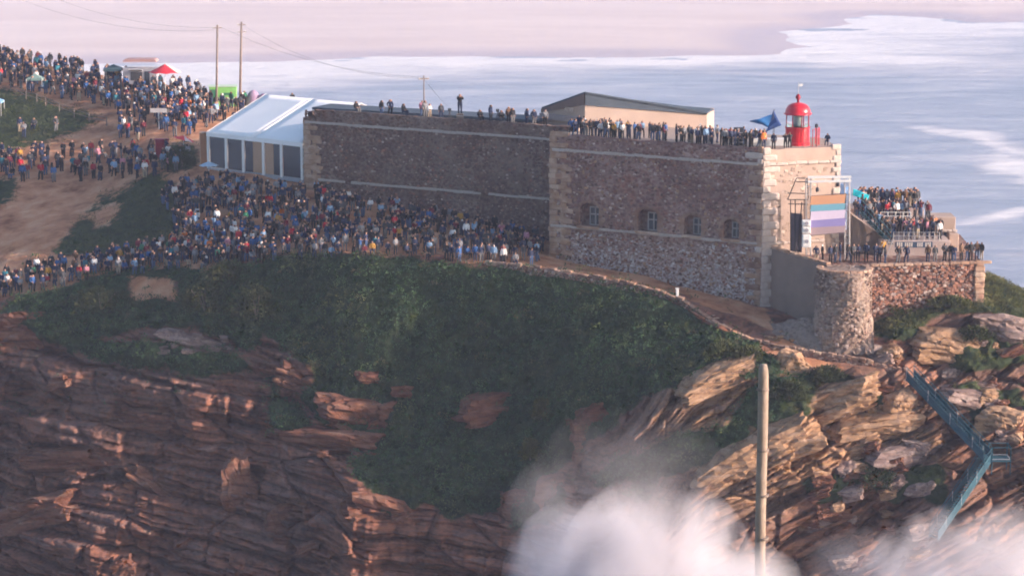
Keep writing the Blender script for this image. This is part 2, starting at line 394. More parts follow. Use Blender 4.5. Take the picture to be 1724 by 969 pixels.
def build_headland():
    cpx = sorted(COLS); U = np.arange(-260, 1961, 2.6)
    lv_py = np.array([[w[0] for w in COLS[c]] for c in cpx], float); lv_Y = np.array([[w[1] for w in COLS[c]] for c in cpx], float)
    def lerp_cols(a): return np.stack([np.interp(U, cpx, a[:, k]) for k in range(a.shape[1])], 1)
    PY, YY = lerp_cols(lv_py), lerp_cols(lv_Y)
    # level points in (Y, z)
    b = 484.5 - PY; dy = FPX * CP + b * SP; dz = -FPX * SP + b * CP
    ZZ = CAMH + dz * YY / dy
    Yl = np.concatenate([YY[:, :1] - 7, YY, YY[:, -1:] + 10, YY[:, -1:] + 40], 1)
    Zl = np.concatenate([np.full((len(U), 1), -3.0), ZZ, ZZ[:, -1:] - 7, np.full((len(U), 1), -3.0)], 1)
    vy, vz = [], []
    for k in range(Yl.shape[1] - 1):
        t = np.linspace(0, 1, VL[k] + 1)[:-1] if k < Yl.shape[1] - 2 else np.linspace(0, 1, VL[k] + 1)
        vy.append(Yl[:, k:k + 1] * (1 - t) + Yl[:, k + 1:k + 2] * t); vz.append(Zl[:, k:k + 1] * (1 - t) + Zl[:, k + 1:k + 2] * t)
    Yg, Zg = np.concatenate(vy, 1), np.concatenate(vz, 1)
    def blur(a, r, ax):
        k = 2 * r + 1; p = np.pad(a, [(r, r) if i == ax else (0, 0) for i in range(2)], mode='edge'); c = np.cumsum(p, ax)
        c = np.concatenate([np.zeros_like(np.take(c, [0], ax)), c], ax)
        n = a.shape[ax]; return (np.take(c, np.arange(k, k + n), ax) - np.take(c, np.arange(0, n), ax)) / k
    for _ in range(2):
        Yg, Zg = blur(Yg, 12, 0), blur(Zg, 12, 0)
    Yg[:, 1:-1], Zg[:, 1:-1] = blur(Yg, 7, 1)[:, 1:-1], blur(Zg, 7, 1)[:, 1:-1]
    Ug = np.repeat(U[:, None], Yg.shape[1], 1)
    zc = Zg - CAMH; fwd = Yg * CP - zc * SP
    Xg = (Ug - 862) / FPX * fwd
    PYg = 484.5 - FPX * (Yg * SP + zc * CP) / fwd
    # what lies where (edges broken by noise)
    jx = fbm(Xg / 5, Zg / 5, Yg / 7, 5, 5, .6) * 70; jy = fbm(Xg / 5, Zg / 5, Yg / 7, 5, 25, .6) * 58
    jf = .3 + .7 * sstep(510, 640, PYg); qx, qy = Ug + jx * jf, PYg + jy * jf
    veg = np.zeros_like(Ug); dirt = np.zeros_like(Ug)
    G = [
     [(330,452),(450,438),(620,424),(760,434),(900,447),(1050,474),(1135,500),(1205,556),(1290,585),(1340,605),(1290,640),(1200,640),(1110,660),(1060,705),(1000,740),(950,760),(900,800),(840,850),(760,850),(690,800),(590,760),(520,690),(500,640),(470,560),(420,520)],
     [(30,500),(200,455),(330,452),(480,500),(490,560),(400,590),(300,555),(200,575),(60,570),(10,530)],
     [(-260,150),(0,152),(60,165),(190,205),(150,222),(60,245),(0,258),(-260,290)],
     [(150,345),(260,288),(310,330),(300,405),(180,432),(80,428)],
     [(1465,520),(1650,505),(1655,440),(1724,485),(1960,590),(1960,640),(1724,545),(1600,532),(1540,560),(1480,560)],
     [(1290,640),(1400,618),(1460,622),(1400,655),(1330,712),(1285,715)],
     [(1390,795),(1560,790),(1570,850),(1400,840)], [(1580,560),(1724,590),(1724,640),(1600,640)], [(1600,650),(1724,670),(1724,700),(1640,720)],
     [(0,300),(40,300),(30,340),(-60,350),(-260,340)], [(560,770),(840,760),(820,850),(700,860)], [(260,245),(335,235),(335,290),(270,290)],
     [(480,600),(560,640),(540,680),(480,670)], [(90,575),(240,590),(330,600),(420,610),(400,640),(260,632),(120,612)], [(620,790),(700,830),(690,880),(640,850)], [(420,640),(520,700),(500,730),(430,690)], [(860,800),(960,760),(930,850),(850,900)], [(1440,640),(1500,650),(1510,690),(1460,690)], [(1000,790),(1200,720),(1290,690),(1290,760),(1150,790),(1080,830)],
    ]
    for g in G: veg[inpoly(qx, qy, g)] = 1
    NOV = [[(215,470),(290,468),(300,510),(225,512)], [(430,560),(560,620),(520,660),(430,610)], [(150,355),(215,330),(200,360),(150,395)]]
    for g in NOV: veg[inpoly(qx, qy, g)] = 0
    D = [[(-260,-50),(330,60),(520,150),(560,330),(440,420),(300,470),(100,480),(0,497),(-260,540)], [(215,470),(290,468),(300,510),(225,512)],
         [(520,300),(930,380),(1290,520),(1290,560),(1140,494),(1050,470),(900,442),(800,432),(620,424),(440,436)], [(1300,560),(1480,560),(1480,610),(1300,600)]]
    for g in D: dirt[inpoly(qx, qy, g)] = 1
    veg = blur(blur(veg, 5, 0), 5, 1); veg = blur(blur(veg, 3, 0), 3, 1); dirt = blur(blur(dirt, 5, 0), 5, 1)
    band = np.zeros_like(Ug); band[inpoly(qx, qy, [(1060,720),(1110,640),(1350,590),(1410,640),(1570,680),(1580,800),(1410,790),(1350,860),(1220,880),(1150,800)])] = 1
    band = blur(blur(band, 8, 0), 8, 1); ochre = sstep(1000, 1130, qx) * sstep(560, 620, qy) * (.22 + .78 * band)
    rock = np.clip(1 - np.maximum(veg, dirt), 0, 1)
    rockb = blur(blur(rock, 2, 0), 2, 1)
    cliff = sstep(470, 560, PYg) * (1 - 0.0 * Ug)
    # relief: fractured beds in bare rock, hummocks under the plants, ruts in the soil
    tl = np.where(Ug > 1060, math.radians(-24), math.radians(7)); tl = blur(blur(tl, 25, 0), 25, 0)
    s1 = Xg * np.cos(tl) - Zg * np.sin(tl) * 1.0; t1 = Zg * np.cos(tl) + Xg * np.sin(tl)
    w = fbm(Xg / 9, Zg / 7, Yg * 0, 3, 41) * .55
    c1, e1 = cells(s1 / 7.0 + w * .5, t1 / 2.4 + w * .6, 3)
    c2, e2 = cells(s1 / 1.9 + w * .6, t1 / 0.62 + w, 13)
    c3, e3 = cells(s1 / 0.8 + 3, t1 / 0.30 + w, 23)
    big = fbm(Xg / 13, Zg / 11, Yg * 0, 3, 51); mid = 1 - np.abs(fbm(Xg / 4.5, Zg / 2.4, Yg * 0, 4, 61)) * 2
    vert = 1 - np.abs(fbm(Xg / 1.6, Zg / 9, Yg * 0, 3, 66)) * 2
    st_a = fbm(s1 / 9, t1 / 0.9, Yg * 0, 4, 101); st_b = fbm(s1 / 3.5, t1 / 0.30, Yg * 0, 3, 111)
    brk = sstep(-.05, .4, fbm(Xg / 7, Zg / 5, Yg * 0, 3, 121))          # where the beds are broken into blocks
    lft = 1 - sstep(900, 1100, Ug)
    def beds(th, wv, sd):
        tt = t1 / th + w * wv + 40; b_ = np.floor(tt); f = tt - b_; blk = np.floor(s1 / (th * 5.5) + _hash(b_, b_ * 0, b_ * 0, sd) * 9 + w * .6)
        return (_hash(b_, blk, b_ * 0, sd + 1) - .5) + .45 * (sstep(.0, .35, f) - 1) + .25 * f
    hollow = np.clip(fbm(Xg / 8, Zg / 4.5, Yg * 0, 3, 181) * 1.6 - .15, 0, 1) * lft
    d_rock = big * 3.0 + (c1 - .5) * 1.7 + beds(2.3, .8, 201) * 2.0 + beds(.8, 1.1, 211) * .85 + (c2 - .5) * .9 * brk + (c3 - .5) * .35 * brk - .35 * np.exp(-(e2 / .07) ** 2) * brk + mid * .35 + vert * .5 * lft * (1 - brk) \
        + st_a * .8 + st_b * .25 - 0.7 * np.exp(-(e1 / .05) ** 2) - hollow * 2.4
    d_veg = fbm(Xg / 5, Zg / 5, Yg / 5, 4, 71) * 1.3 + (.5 - np.abs(fbm(Xg / 1.7, Zg / 1.7, Yg / 1.7, 3, 75))) * 1.0
    d_dirt = fbm(Xg / 3, Zg * 0, Yg / 3, 4, 81) * .22 - 0.12 * np.abs(fbm(Xg / 2.2, Zg * 0, Yg / 5, 3, 85))
    fade = sstep(520, 620, PYg)                       # cliffs only
    back = sstep(60, 180, PYg) * 0 + 1
    off = rockb * cliff * (0.35 + 0.65 * fade) * d_rock
    vk = np.clip(veg, 0, 1) * (0.35 + 0.65 * cliff)
    keep = 1 - sstep(430, 470, PYg) * 0
    # keep the fort's foot, the tower foot and the stair heads plain
    foot = 1 - sstep(1240, 1290, Ug) * (1 - sstep(1475, 1510, Ug)) * sstep(480, 520, PYg) * (1 - sstep(612, 640, PYg))
    off = off * foot
    Yd = Yg - off; Zd = Zg + 0.15 * off
    Zd = Zd + d_veg * vk * 0.6; Yd = Yd - d_veg * vk * 0.7 * cliff
    Zd = Zd + d_dirt * np.clip(dirt - veg, 0, 1)
    V = np.stack([Xg, Yd, Zd], -1); nu, nv = Ug.shape
    idx = np.arange(nu * nv).reshape(nu, nv)
    Fq = np.stack([idx[:-1, :-1], idx[1:, :-1], idx[1:, 1:], idx[:-1, 1:]], -1).reshape(-1, 4)
    me = bpy.data.meshes.new('headland')
    me.vertices.add(nu * nv); me.vertices.foreach_set('co', V.reshape(-1).astype(np.float32))
    me.loops.add(Fq.size); me.loops.foreach_set('vertex_index', Fq.reshape(-1).astype(np.int32))
    me.polygons.add(len(Fq)); me.polygons.foreach_set('loop_start', np.arange(0, Fq.size, 4, dtype=np.int32)); me.polygons.foreach_set('loop_total', np.full(len(Fq), 4, np.int32))
    me.update(calc_edges=True)
    me.polygons.foreach_set('use_smooth', np.ones(len(Fq), bool))
    for nm, a in (('veg', veg), ('dirt', dirt), ('ochre', ochre)):
        at = me.attributes.new(nm, 'FLOAT', 'POINT'); at.data.foreach_set('value', a.reshape(-1).astype(np.float32))
    me.materials.append(M_LAND)
    o = link('headland', me); tag(o, 'rocky red and ochre headland with cliffs, soil paths and green slopes', kind='structure')
    BASE[o.name] = Vector()
    return o, V, Fq, dict(U=Ug, PY=PYg, veg=veg, dirt=dirt, ochre=ochre, rock=rockb)
LAND, LV, LF, LM = build_headland()
BVH = BVHTree.FromPolygons([tuple(v) for v in LV.reshape(-1, 3).tolist()], LF.tolist())
def hit(px, py):
    h = BVH.ray_cast(Vector((0, 0, CAMH)), ray(px, py).normalized())
    return h[0]
def ground(x, y, z=90.0):
    h = BVH.ray_cast(Vector((x, y, z)), Vector((0, 0, -1)))
    return h[0].z if h[0] else 0.0

# ------------------------------------------------------------------ sea and beach
def S(px, py):            # a point of the sea surface seen at that pixel
    d = ray(px, py); t = -CAMH / d.z; return (d.x * t, d.y * t)
SHORE = [(-900,118),(-300,112),(200,108),(450,106),(640,96),(900,96),(1140,97),(1320,93),(1342,82),(1325,68),(1312,55),(1360,50),(1420,47),(1450,40),(1425,31),(1470,26),(1560,28),(1640,38),(1724,37),(1760,30),(1900,20),(2300,-20)]
SH = [S(*q) for q in SHORE]
def shore_dist(x, y):     # signed: positive on the sea side
    sy = np.interp(x, [p[0] for p in SHM], [p[1] for p in SHM]); return sy - y
# monotone copy for the foam distance
SHM = []
for p_ in SH:
    if not SHM or p_[0] > SHM[-1][0] + 1: SHM.append(p_)
def seg_dist(x, y, pts):
    d = np.full(x.shape, 1e9)
    for (ax, ay), (bx, by) in zip(pts[:-1], pts[1:]):
        vx, vy = bx - ax, by - ay; t = np.clip(((x - ax) * vx + (y - ay) * vy) / (vx * vx + vy * vy), 0, 1)
        d = np.minimum(d, np.hypot(x - ax - t * vx, y - ay - t * vy))
    return d
POLY_SH = [S(*q) for q in SHORE] + [(2600, 3000), (-2600, 3000)]
def land_d(x, y):
    d = seg_dist(x, y, SH); return np.where(inpoly(x, y, POLY_SH), d, -d)
def make_sea_mat():
    m, n, l, b = nt('sea_water_with_foam')
    g = n.new('ShaderNodeNewGeometry').outputs['Position']
    at = n.new('ShaderNodeAttribute'); at.attribute_name = 'foam'
    sw = noise(n, l, mapping(n, l, g, (0.02, 0.06, 1)), 1.0, 6, 0.65, 0.4)
    chop = noise(n, l, mapping(n, l, g, (0.12, 0.35, 1)), 1.0, 5, 0.6, 0.3)
    lace = noise(n, l, mapping(n, l, g, (0.025, 0.11, 1)), 1.0, 7, 0.72, 1.0)
    water = ramp(n, [(0.34, (0.23, 0.26, 0.35)), (0.5, (0.32, 0.34, 0.43)), (0.68, (0.47, 0.46, 0.52))]); l.new(sw, water.inputs[0])
    f = math_(n, l, 'ADD', at.outputs['Fac'], math_(n, l, 'MULTIPLY', math_(n, l, 'SUBTRACT', lace, 0.5), 1.1))
    f = maprange(n, l, f, 0.30, 0.95)
    c = mixrgb(n, l, f, water.outputs[0], (0.72, 0.69, 0.70)); l.new(c, b.inputs['Base Color'])
    l.new(maprange(n, l, f, 0, 1, 0.32, 0.9), b.inputs['Roughness']); b.inputs['IOR'].default_value = 1.33
    bp = n.new('ShaderNodeBump'); bp.inputs['Strength'].default_value = 0.8; bp.inputs['Distance'].default_value = 1.8
    l.new(math_(n, l, 'ADD', sw, math_(n, l, 'MULTIPLY', chop, 0.5)), bp.inputs['Height']); l.new(bp.outputs[0], b.inputs['Normal'])
    return m
def grid_sheet(name, xs, ys, zf, m, attrs=None):
    X, Y = np.meshgrid(xs, ys, indexing='ij'); Zs = zf(X, Y)
    V = np.stack([X, Y, Zs], -1).reshape(-1, 3); nu, nv = X.shape; idx = np.arange(nu * nv).reshape(nu, nv)
    Fq = np.stack([idx[:-1, :-1], idx[1:, :-1], idx[1:, 1:], idx[:-1, 1:]], -1).reshape(-1, 4)
    me = bpy.data.meshes.new(name); me.from_pydata(V.tolist(), [], Fq.tolist()); me.update()
    me.polygons.foreach_set('use_smooth', np.ones(len(Fq), bool))
    for nm, fn in (attrs or {}).items():
        at = me.attributes.new(nm, 'FLOAT', 'POINT'); at.data.foreach_set('value', fn(X, Y).reshape(-1).astype(np.float32))
    me.materials.append(m); return link(name, me)
STREAKS = [([(1560,216),(1620,225),(1668,238),(1700,252),(1760,270)], 8, .95), ([(1690,262),(1724,290),(1780,300)], 10, 1.0), ([(1620,378),(1680,368),(1724,352),(1800,345)], 3.5, .9),
           ([(1640,300),(1700,318)], 3, .35), ([(1420,222),(1560,238),(1680,236)], 3, .4), ([(1050,170),(1250,168),(1420,160)], 7, .35), ([(1460,120),(1724,140)], 12, .35),
           ([(1450,180),(1724,190)], 6, .33), ([(1690,430),(1760,425)], 4, .5)]
def foam(x, y):
    d = -land_d(x, y)
    wid = np.interp(x, [S(200,100)[0], S(450,100)[0], S(800,100)[0], S(1100,100)[0], S(1320,95)[0], S(1500,60)[0], S(1724,45)[0]], [130, 120, 95, 60, 55, 105, 110])
    dd = d + fbm(x / 40, y / 25, x * 0, 4, 91) * 30
    f = np.where(dd > -6, np.clip(1.05 - (np.clip(dd, 0, None) / wid) ** 1.4 * .8, 0, 1), 0.0)
    for pts, wd, a in STREAKS:
        ds = seg_dist(x, y, [S(*q) for q in pts]) + fbm(x / 12, y / 9, x * 0, 3, 95) * wd * .8
        f = np.maximum(f, a * np.exp(-(np.clip(ds, 0, None) / wd) ** 2))
    return f
def nonuni(a, b, c, d, n1, n2, n3):
    return np.unique(np.concatenate([np.linspace(a, b, n1), np.linspace(b, c, n2), np.linspace(c, d, n3)]))
sea = grid_sheet('sea', nonuni(-2400, -320, 420, 2600, 12, 340, 12), nonuni(20, 230, 1240, 1500, 20, 370, 6),
                 lambda x, y: 0.35 * fbm(x / 30, y / 14, x * 0, 3, 33) * sstep(0, 40, shore_dist(x, y)), make_sea_mat(), {'foam': foam})
tag(sea, 'pale lavender blue sea with white surf', kind='structure')
def make_sand():
    m, n, l, b = nt('wet_and_dry_sand')
    g = n.new('ShaderNodeNewGeometry').outputs['Position']
    at = n.new('ShaderNodeAttribute'); at.attribute_name = 'wet'
    nz = noise(n, l, mapping(n, l, g, (0.008, 0.03, 1)), 1.0, 6, 0.6)
    dry = ramp(n, [(0.35, (0.60, 0.485, 0.47)), (0.65, (0.68, 0.565, 0.54))]); l.new(nz, dry.inputs[0])
    f = maprange(n, l, math_(n, l, 'ADD', at.outputs['Fac'], math_(n, l, 'MULTIPLY', math_(n, l, 'SUBTRACT', nz, 0.5), 0.8)), 0.4, 0.7)
    c = mixrgb(n, l, f, dry.outputs[0], (0.50, 0.41, 0.44)); l.new(c, b.inputs['Base Color'])
    l.new(maprange(n, l, f, 0, 1, 0.9, 0.5), b.inputs['Roughness']); b.inputs['Specular IOR Level'].default_value = 0.3
    return m
def build_beach():
    xs = nonuni(-2000, -330, 430, 2300, 8, 230, 8); ys = nonuni(640, 700, 1240, 2600, 4, 240, 14)
    def zf(x, y):
        d = land_d(x, y) + fbm(x / 30, y / 22, x * 0, 3, 131) * 7
        return np.where(d > 0, 0.55 * (1 - np.exp(-np.clip(d, 0, None) / 16)) + 0.006 * np.clip(d, 0, 400), np.maximum(d * .05, -1.2)) - 0.05
    o = grid_sheet('beach', xs, ys, zf, make_sand(), {'wet': lambda x, y: np.exp(-np.clip(land_d(x, y), 0, None) / 38.0)})
    return tag(o, 'wide pinkish sand beach across the bay', kind='structure')
build_beach()

# near hillside that carries the foreground post; it lies below the frame
NEAR = [(-60, 68), (0, 66), (40, 58), (66, 50.6), (80, 46), (100, 36), (125, 18), (146, -3)]
def near_z(x, y):
    return np.interp(y, [a for a, _ in NEAR], [b_ for _, b_ in NEAR]) - 0.004 * (x - 6) ** 2 + fbm(x / 9, y / 9, x * 0, 4, 7) * 0.9
nh = grid_sheet('near_hillside', np.linspace(-70, 80, 90), np.linspace(-60, 146, 110), near_z, mat('near_scrub_soil', (0.10, 0.085, 0.05), 0.95, 0.5, 0.4, 0.6))
tag(nh, 'scrubby slope below the viewpoint', kind='structure')

# ================================================================== the fort
Kp = P(1285, 251, 220); ZT = 45.85; ZSTR = 44.42; ZLOW = 37.25; ZPL = ZT - 0.35
A1, A2 = math.radians(30), math.radians(20)
d1 = Vector((-math.cos(A1), math.sin(A1), 0)); n1 = Vector((-math.sin(A1), -math.cos(A1), 0))      # bastion front, running left and back
d2 = Vector((math.cos(A2), math.sin(A2), 0)); n2 = Vector((math.sin(A2), -math.cos(A2), 0))        # bastion flank, running right and back
K0 = Vector((Kp.x, 220, 0))
def len_to(o, d, px, z):
    t = 0.0
    for _ in range(60):
        q = o + d * t; a = proj((q.x, q.y, z))[0]; b = proj((q.x + d.x * .1, q.y + d.y * .1, z))[0]; t += (px - a) / ((b - a) / .1)
    return t
L1 = len_to(K0, d1, 925, 42); L2 = len_to(K0, d2, 1415, 44)
J0 = K0 + d1 * L1; R0 = K0 + d2 * L2
back = -n1
S0 = J0 + back * 5.0                                # start of the long recessed wall (hidden behind the bastion)
LS = len_to(S0, d1, 511, 42); E0 = S0 + d1 * LS
LP = len_to(S0, d1, 530, 45)                        # the parapet stops short of the corner
FB = Vector((K0.x, K0.y, 31.0))
fort = empty('fort', FB, 'old rubble stone fort with pale corner stones on the headland crest', 'fort')
def W(o, d, u, z, n=None, k=0.0):
    q = o + d * u
    if n is not None: q = q + n * k
    return Vector((q.x, q.y, z))

# --- bastion front wall with four arched window niches
WIN = [(992, 380, 44, 46, 0), (1090, 388, 44, 44, 1), (1166, 393, 38, 40, 2), (1231, 398, 34, 38, 3)]   # centre px, sill py
wins = []
for px, py, w_, h_, i in WIN:
    u = len_to(K0, d1, px, 38.5); sc = FPX / 232.0 * math.cos(A1)
    wins.append((u, ZLOW + 0.18, w_ / sc * 0.72, (h_ / (FPX / 226.0)) * .9))
wins.sort()
front = MB(); zb = 29.5
def Fp(u, z, k=0.0): return W(K0, d1, u, z, n1, k)
z_s = ZLOW + 0.18; z_h = z_s + 3.1
def fq(u0, u1, z0, z1, k=0.0): front.quad(Fp(u1, z0, k), Fp(u0, z0, k), Fp(u0, z1, k), Fp(u1, z1, k))
fq(0, L1, zb, z_s); fq(0, L1, z_h, ZPL)
cur = 0.0; DEP = 0.9
for (u, zs, w_, h_) in wins:
    u0, u1 = u - w_ / 2, u + w_ / 2
    fq(cur, u0, z_s, z_h); cur = u1
    zsp = zs + h_ * 0.78; arc = []
    for k in range(9):
        t = k / 8; arc.append((u0 + w_ * t, zsp + (h_ * 0.22) * math.sin(math.pi * t) ** 0.8 if 0 < t < 1 else zsp))
    front.poly([Fp(u1, z_h), *[Fp(a, b_) for a, b_ in reversed(arc)], Fp(u0, z_h)][::-1])
    out = [(u0, zs)] + arc + [(u1, zs)]
    for (a, za), (b_, zb_) in zip(out, out[1:] + out[:1]):
        front.quad(Fp(a, za), Fp(b_, zb_), Fp(b_, zb_, -DEP), Fp(a, za, -DEP))
    front.poly([Fp(a, za, -DEP) for a, za in out])
fq(cur, L1, z_s, z_h)
fw = front.build('bastion_front_wall', M_WALL, fort); fw['label'] = 'dark rubble wall with four arched windows'
# back volumes of the fort
R2 = R0 + Vector((-0.6, 8.0, 0)); J2 = J0 + back * 13
body = MB(); body.prism([K0 + back * 0.02 + d1 * .01, R0, R2, J2, J0 + back * 1.0 - d1 * .02, K0 + back * 1.0 + d1 * 0.4][0:1] + [R0, R2, J2, J0 + back * .95, K0 + back * .95 + d1 * .5], 29.0, ZPL - 0.01)
fl = body.build('bastion_flank_wall', M_PLASTER, fort); fl['label'] = 'sunlit pink plastered flank of the bastion'
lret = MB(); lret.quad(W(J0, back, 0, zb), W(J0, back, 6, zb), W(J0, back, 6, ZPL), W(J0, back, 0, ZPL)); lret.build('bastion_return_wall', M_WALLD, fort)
top = MB(); top.poly([Vector((q.x, q.y, ZPL)) for q in (K0, R0, R2, J2, J0)]); top.build('bastion_roof', M_PAVE, fort)
E2 = E0 + back * 7; ZPL2 = ZT - .75
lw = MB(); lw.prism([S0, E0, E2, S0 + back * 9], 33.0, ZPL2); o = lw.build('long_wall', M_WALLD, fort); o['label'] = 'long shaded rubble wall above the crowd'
# --- parapets
def parapet(name, o0, d, n, u0, u1, z0, z1, th, m, jag=0.05, seed=0):
    r = random.Random(seed); mb = MB(); k = max(2, int((u1 - u0) / .45)); us = [u0 + (u1 - u0) * i / k for i in range(k + 1)]
    zs = [z1 + r.uniform(-jag, jag) for _ in us]
    for i in range(k):
        a, b_ = us[i], us[i + 1]
        p = [W(o0, d, a, z0, n, .03), W(o0, d, b_, z0, n, .03), W(o0, d, b_, zs[i + 1], n, .03), W(o0, d, a, zs[i], n, .03)]
        q = [v - n * th for v in p]
        mb.quad(p[1], p[0], p[3], p[2]); mb.quad(p[3], q[3], q[2], p[2]); mb.quad(q[0], q[1], q[2], q[3])
    return mb.build(name, m, fort)
parapet('parapet', K0, d1, n1, 0.3, L1, ZSTR + .1, ZT, .6, M_WALL, .07, 1)
parapet('parapet', K0, d2, n2, 0.3, L2, ZSTR + .1, ZT - .12, .6, M_PLASTER, .04, 2)
ZT2 = 45.95
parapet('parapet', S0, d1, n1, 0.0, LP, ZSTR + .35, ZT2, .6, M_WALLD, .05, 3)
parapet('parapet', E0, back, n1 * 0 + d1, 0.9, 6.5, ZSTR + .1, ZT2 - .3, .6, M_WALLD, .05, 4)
ZBQ, ZBQ2 = ZPL + .14, ZPL2 + .55
m_ = MB(); m_.slab([W(K0, d1, .9, ZPL - .1, n1, -.62), W(K0, d1, L1 - .1, ZPL - .1, n1, -.62), W(K0, d1, L1 - .1, ZPL - .1, n1, -3.8), W(K0, d1, 2.0, ZPL - .1, n1, -3.8)], (0, 0, .24)); m_.build('banquette', M_PAVE, fort)
m_ = MB(); m_.slab([W(S0, d1, .5, ZPL2 - .1, n1, -.6), W(S0, d1, LP - .3, ZPL2 - .1, n1, -.6), W(S0, d1, LP - .3, ZPL2 - .1, n1, -2.2), W(S0, d1, .5, ZPL2 - .1, n1, -2.2)], (0, 0, .65)); m_.build('banquette', M_PAVE, fort)
# --- string courses, each stone its own piece
def course(o0, d, n, u0, u1, z, h, pr, meshes, miss=0.0, lo=.7, hi=1.5, seed=0, slope=0.0):
    r = random.Random(seed); u = u0
    while u < u1:
        L = min(r.uniform(lo, hi), u1 - u)
        if L < .15: break
        if r.random() > miss:
            stone('string_course_stone', meshes, fort, W(o0, d, u + L / 2, z + slope * (u - u0) + r.uniform(-.03, .03), n, pr * .35), d * (L * .99), n * -(pr * 1.3 + r.uniform(0, .05)), Z * h * r.uniform(.8, 1.15), r)
        u += L
course(K0, d1, n1, 0.4, L1 - .2, ZSTR, .26, .16, SST, .10, seed=5)
course(K0, d1, n1, 0.4, L1 - .2, ZLOW, .24, .16, SST, .05, seed=6)
course(K0, d2, n2, 0.3, L2, ZSTR, .26, .16, QSTW, 0.0, seed=7)
course(K0, d2, n2, 0.3, L2 * .8, ZLOW, .24, .16, QSTW, 0.0, seed=8)
course(S0, d1, n1, 2.0, LS - .3, ZSTR + .22, .26, .16, SST, .05, seed=9)
course(S0, d1, n1, 2.0, LS - 1.8, 38.85, .24, .14, SST, .16, seed=10)
# --- corner stones
def quoins(o0, d, n, z0, z1, meshes, lo=.5, hi=1.1, seed=0, hh=.5, pr=.06):
    r = random.Random(seed); z = z0; k = 0
    while z < z1:
        h = hh * r.uniform(.85, 1.15); L = hi * r.uniform(.85, 1.15) if k % 2 else lo * r.uniform(.9, 1.3)
        stone('quoin_stone', meshes, fort, W(o0, d, L / 2 + .01, z + h / 2, n, -.15 + pr), d * L, n * -.42, Z * (h * .95), r)
        z += h; k += 1
quoins(K0, d1, n1, 30.6, ZT - .1, QST + QSTW[:1] + QSB, .5, 1.5, 11, pr=.03)
quoins(K0, d2, n2, 30.6, ZT - .2, QSTW, .7, 1.5, 12, hh=.62, pr=.02)
quoins(J0, -d1, n1, 32.0, ZT - .1, QST, .8, 1.9, 13)
quoins(J0 - d1 * 1.2, -d1, n1, 33.0, 42.5, QST, .5, 1.2, 15, pr=.05)
quoins(E0, -d1, n1, 35.5, ZSTR, QST, .9, 2.0, 14)
quoins(E0 - d1 * 1.1, -d1, n1, 37, 43, QST, .4, 1.0, 17, pr=.04)
quoins(R0, -d2, n2, 36, ZT - .2, QSTW, .4, .8, 16, pr=.04)
# --- windows: timber frame, panes, sill and arch stones
M_FRAME = mat('pale_window_frame', (0.38, 0.35, 0.35), 0.6, 0.1); M_PANE = mat('dark_window_pane', (0.03, 0.035, 0.045), 0.12, 0.1, spec=0.6)
for i, (u, zs, w_, h_) in enumerate(wins):
    fr = MB(); ww = w_ * .62; hw = h_ * .78; k = -DEP + .10; uc = u - w_ * .14
    for (a, b_, c, e) in ((uc - ww / 2, uc - ww / 2 + .10, zs + .05, zs + hw), (uc + ww / 2 - .10, uc + ww / 2, zs + .05, zs + hw), (uc - .06, uc + .06, zs + .05, zs + hw)):
        fr.obox(Fp((a + b_) / 2, (c + e) / 2, k), d1 * ((b_ - a) / 2), n1 * .06, Z * ((e - c) / 2))
    for zz in (zs + .08, zs + hw * .62, zs + hw): fr.obox(Fp(uc, zz, k), d1 * (ww / 2), n1 * .055, Z * .05)
    wo = fr.build('window', M_FRAME, fort)
    for s_ in (-1, 1):
        for (za, zc_) in ((zs + .12, zs + hw * .6), (zs + hw * .64, zs + hw - .04)):
            pn = MB(); pn.obox(Fp(uc + s_ * ww * .25, (za + zc_) / 2, k - .03), d1 * (ww * .25 - .06), n1 * .012, Z * ((zc_ - za) / 2)); pn.build('pane', M_PANE, wo)
    stone('sill', QST, wo, Fp(u, zs - .06, .10), d1 * (w_ * 1.15), n1 * -.5, Z * .22)
    for kk in range(7):
        t = (kk + .5) / 7; a = math.pi * t; x = -math.cos(a) * (w_ / 2 + .14); zz = zs + h_ * .78 + math.sin(a) * (h_ * .22 + .10)
        tang = (d1 * math.sin(a) * (w_ / 2) + Z * math.cos(a) * (h_ * .22)).normalized(); nor = tang.cross(n1).normalized()
        stone('arch_stone', QSB, wo, Fp(u + x, zz, -.03), tang * (w_ * .22), n1 * -.22, nor * .24)
    for s_ in (-1, 1):
        z_ = zs + .1; kk = 0
        while z_ < zs + h_ * .7:
            stone('jamb_stone', QSB, wo, Fp(u + s_ * (w_ / 2 + .2 + .1 * (kk % 2)), z_ + .19, -.06), d1 * (.42 + .2 * (kk % 2)), n1 * -.24, Z * .36); z_ += .39; kk += 1
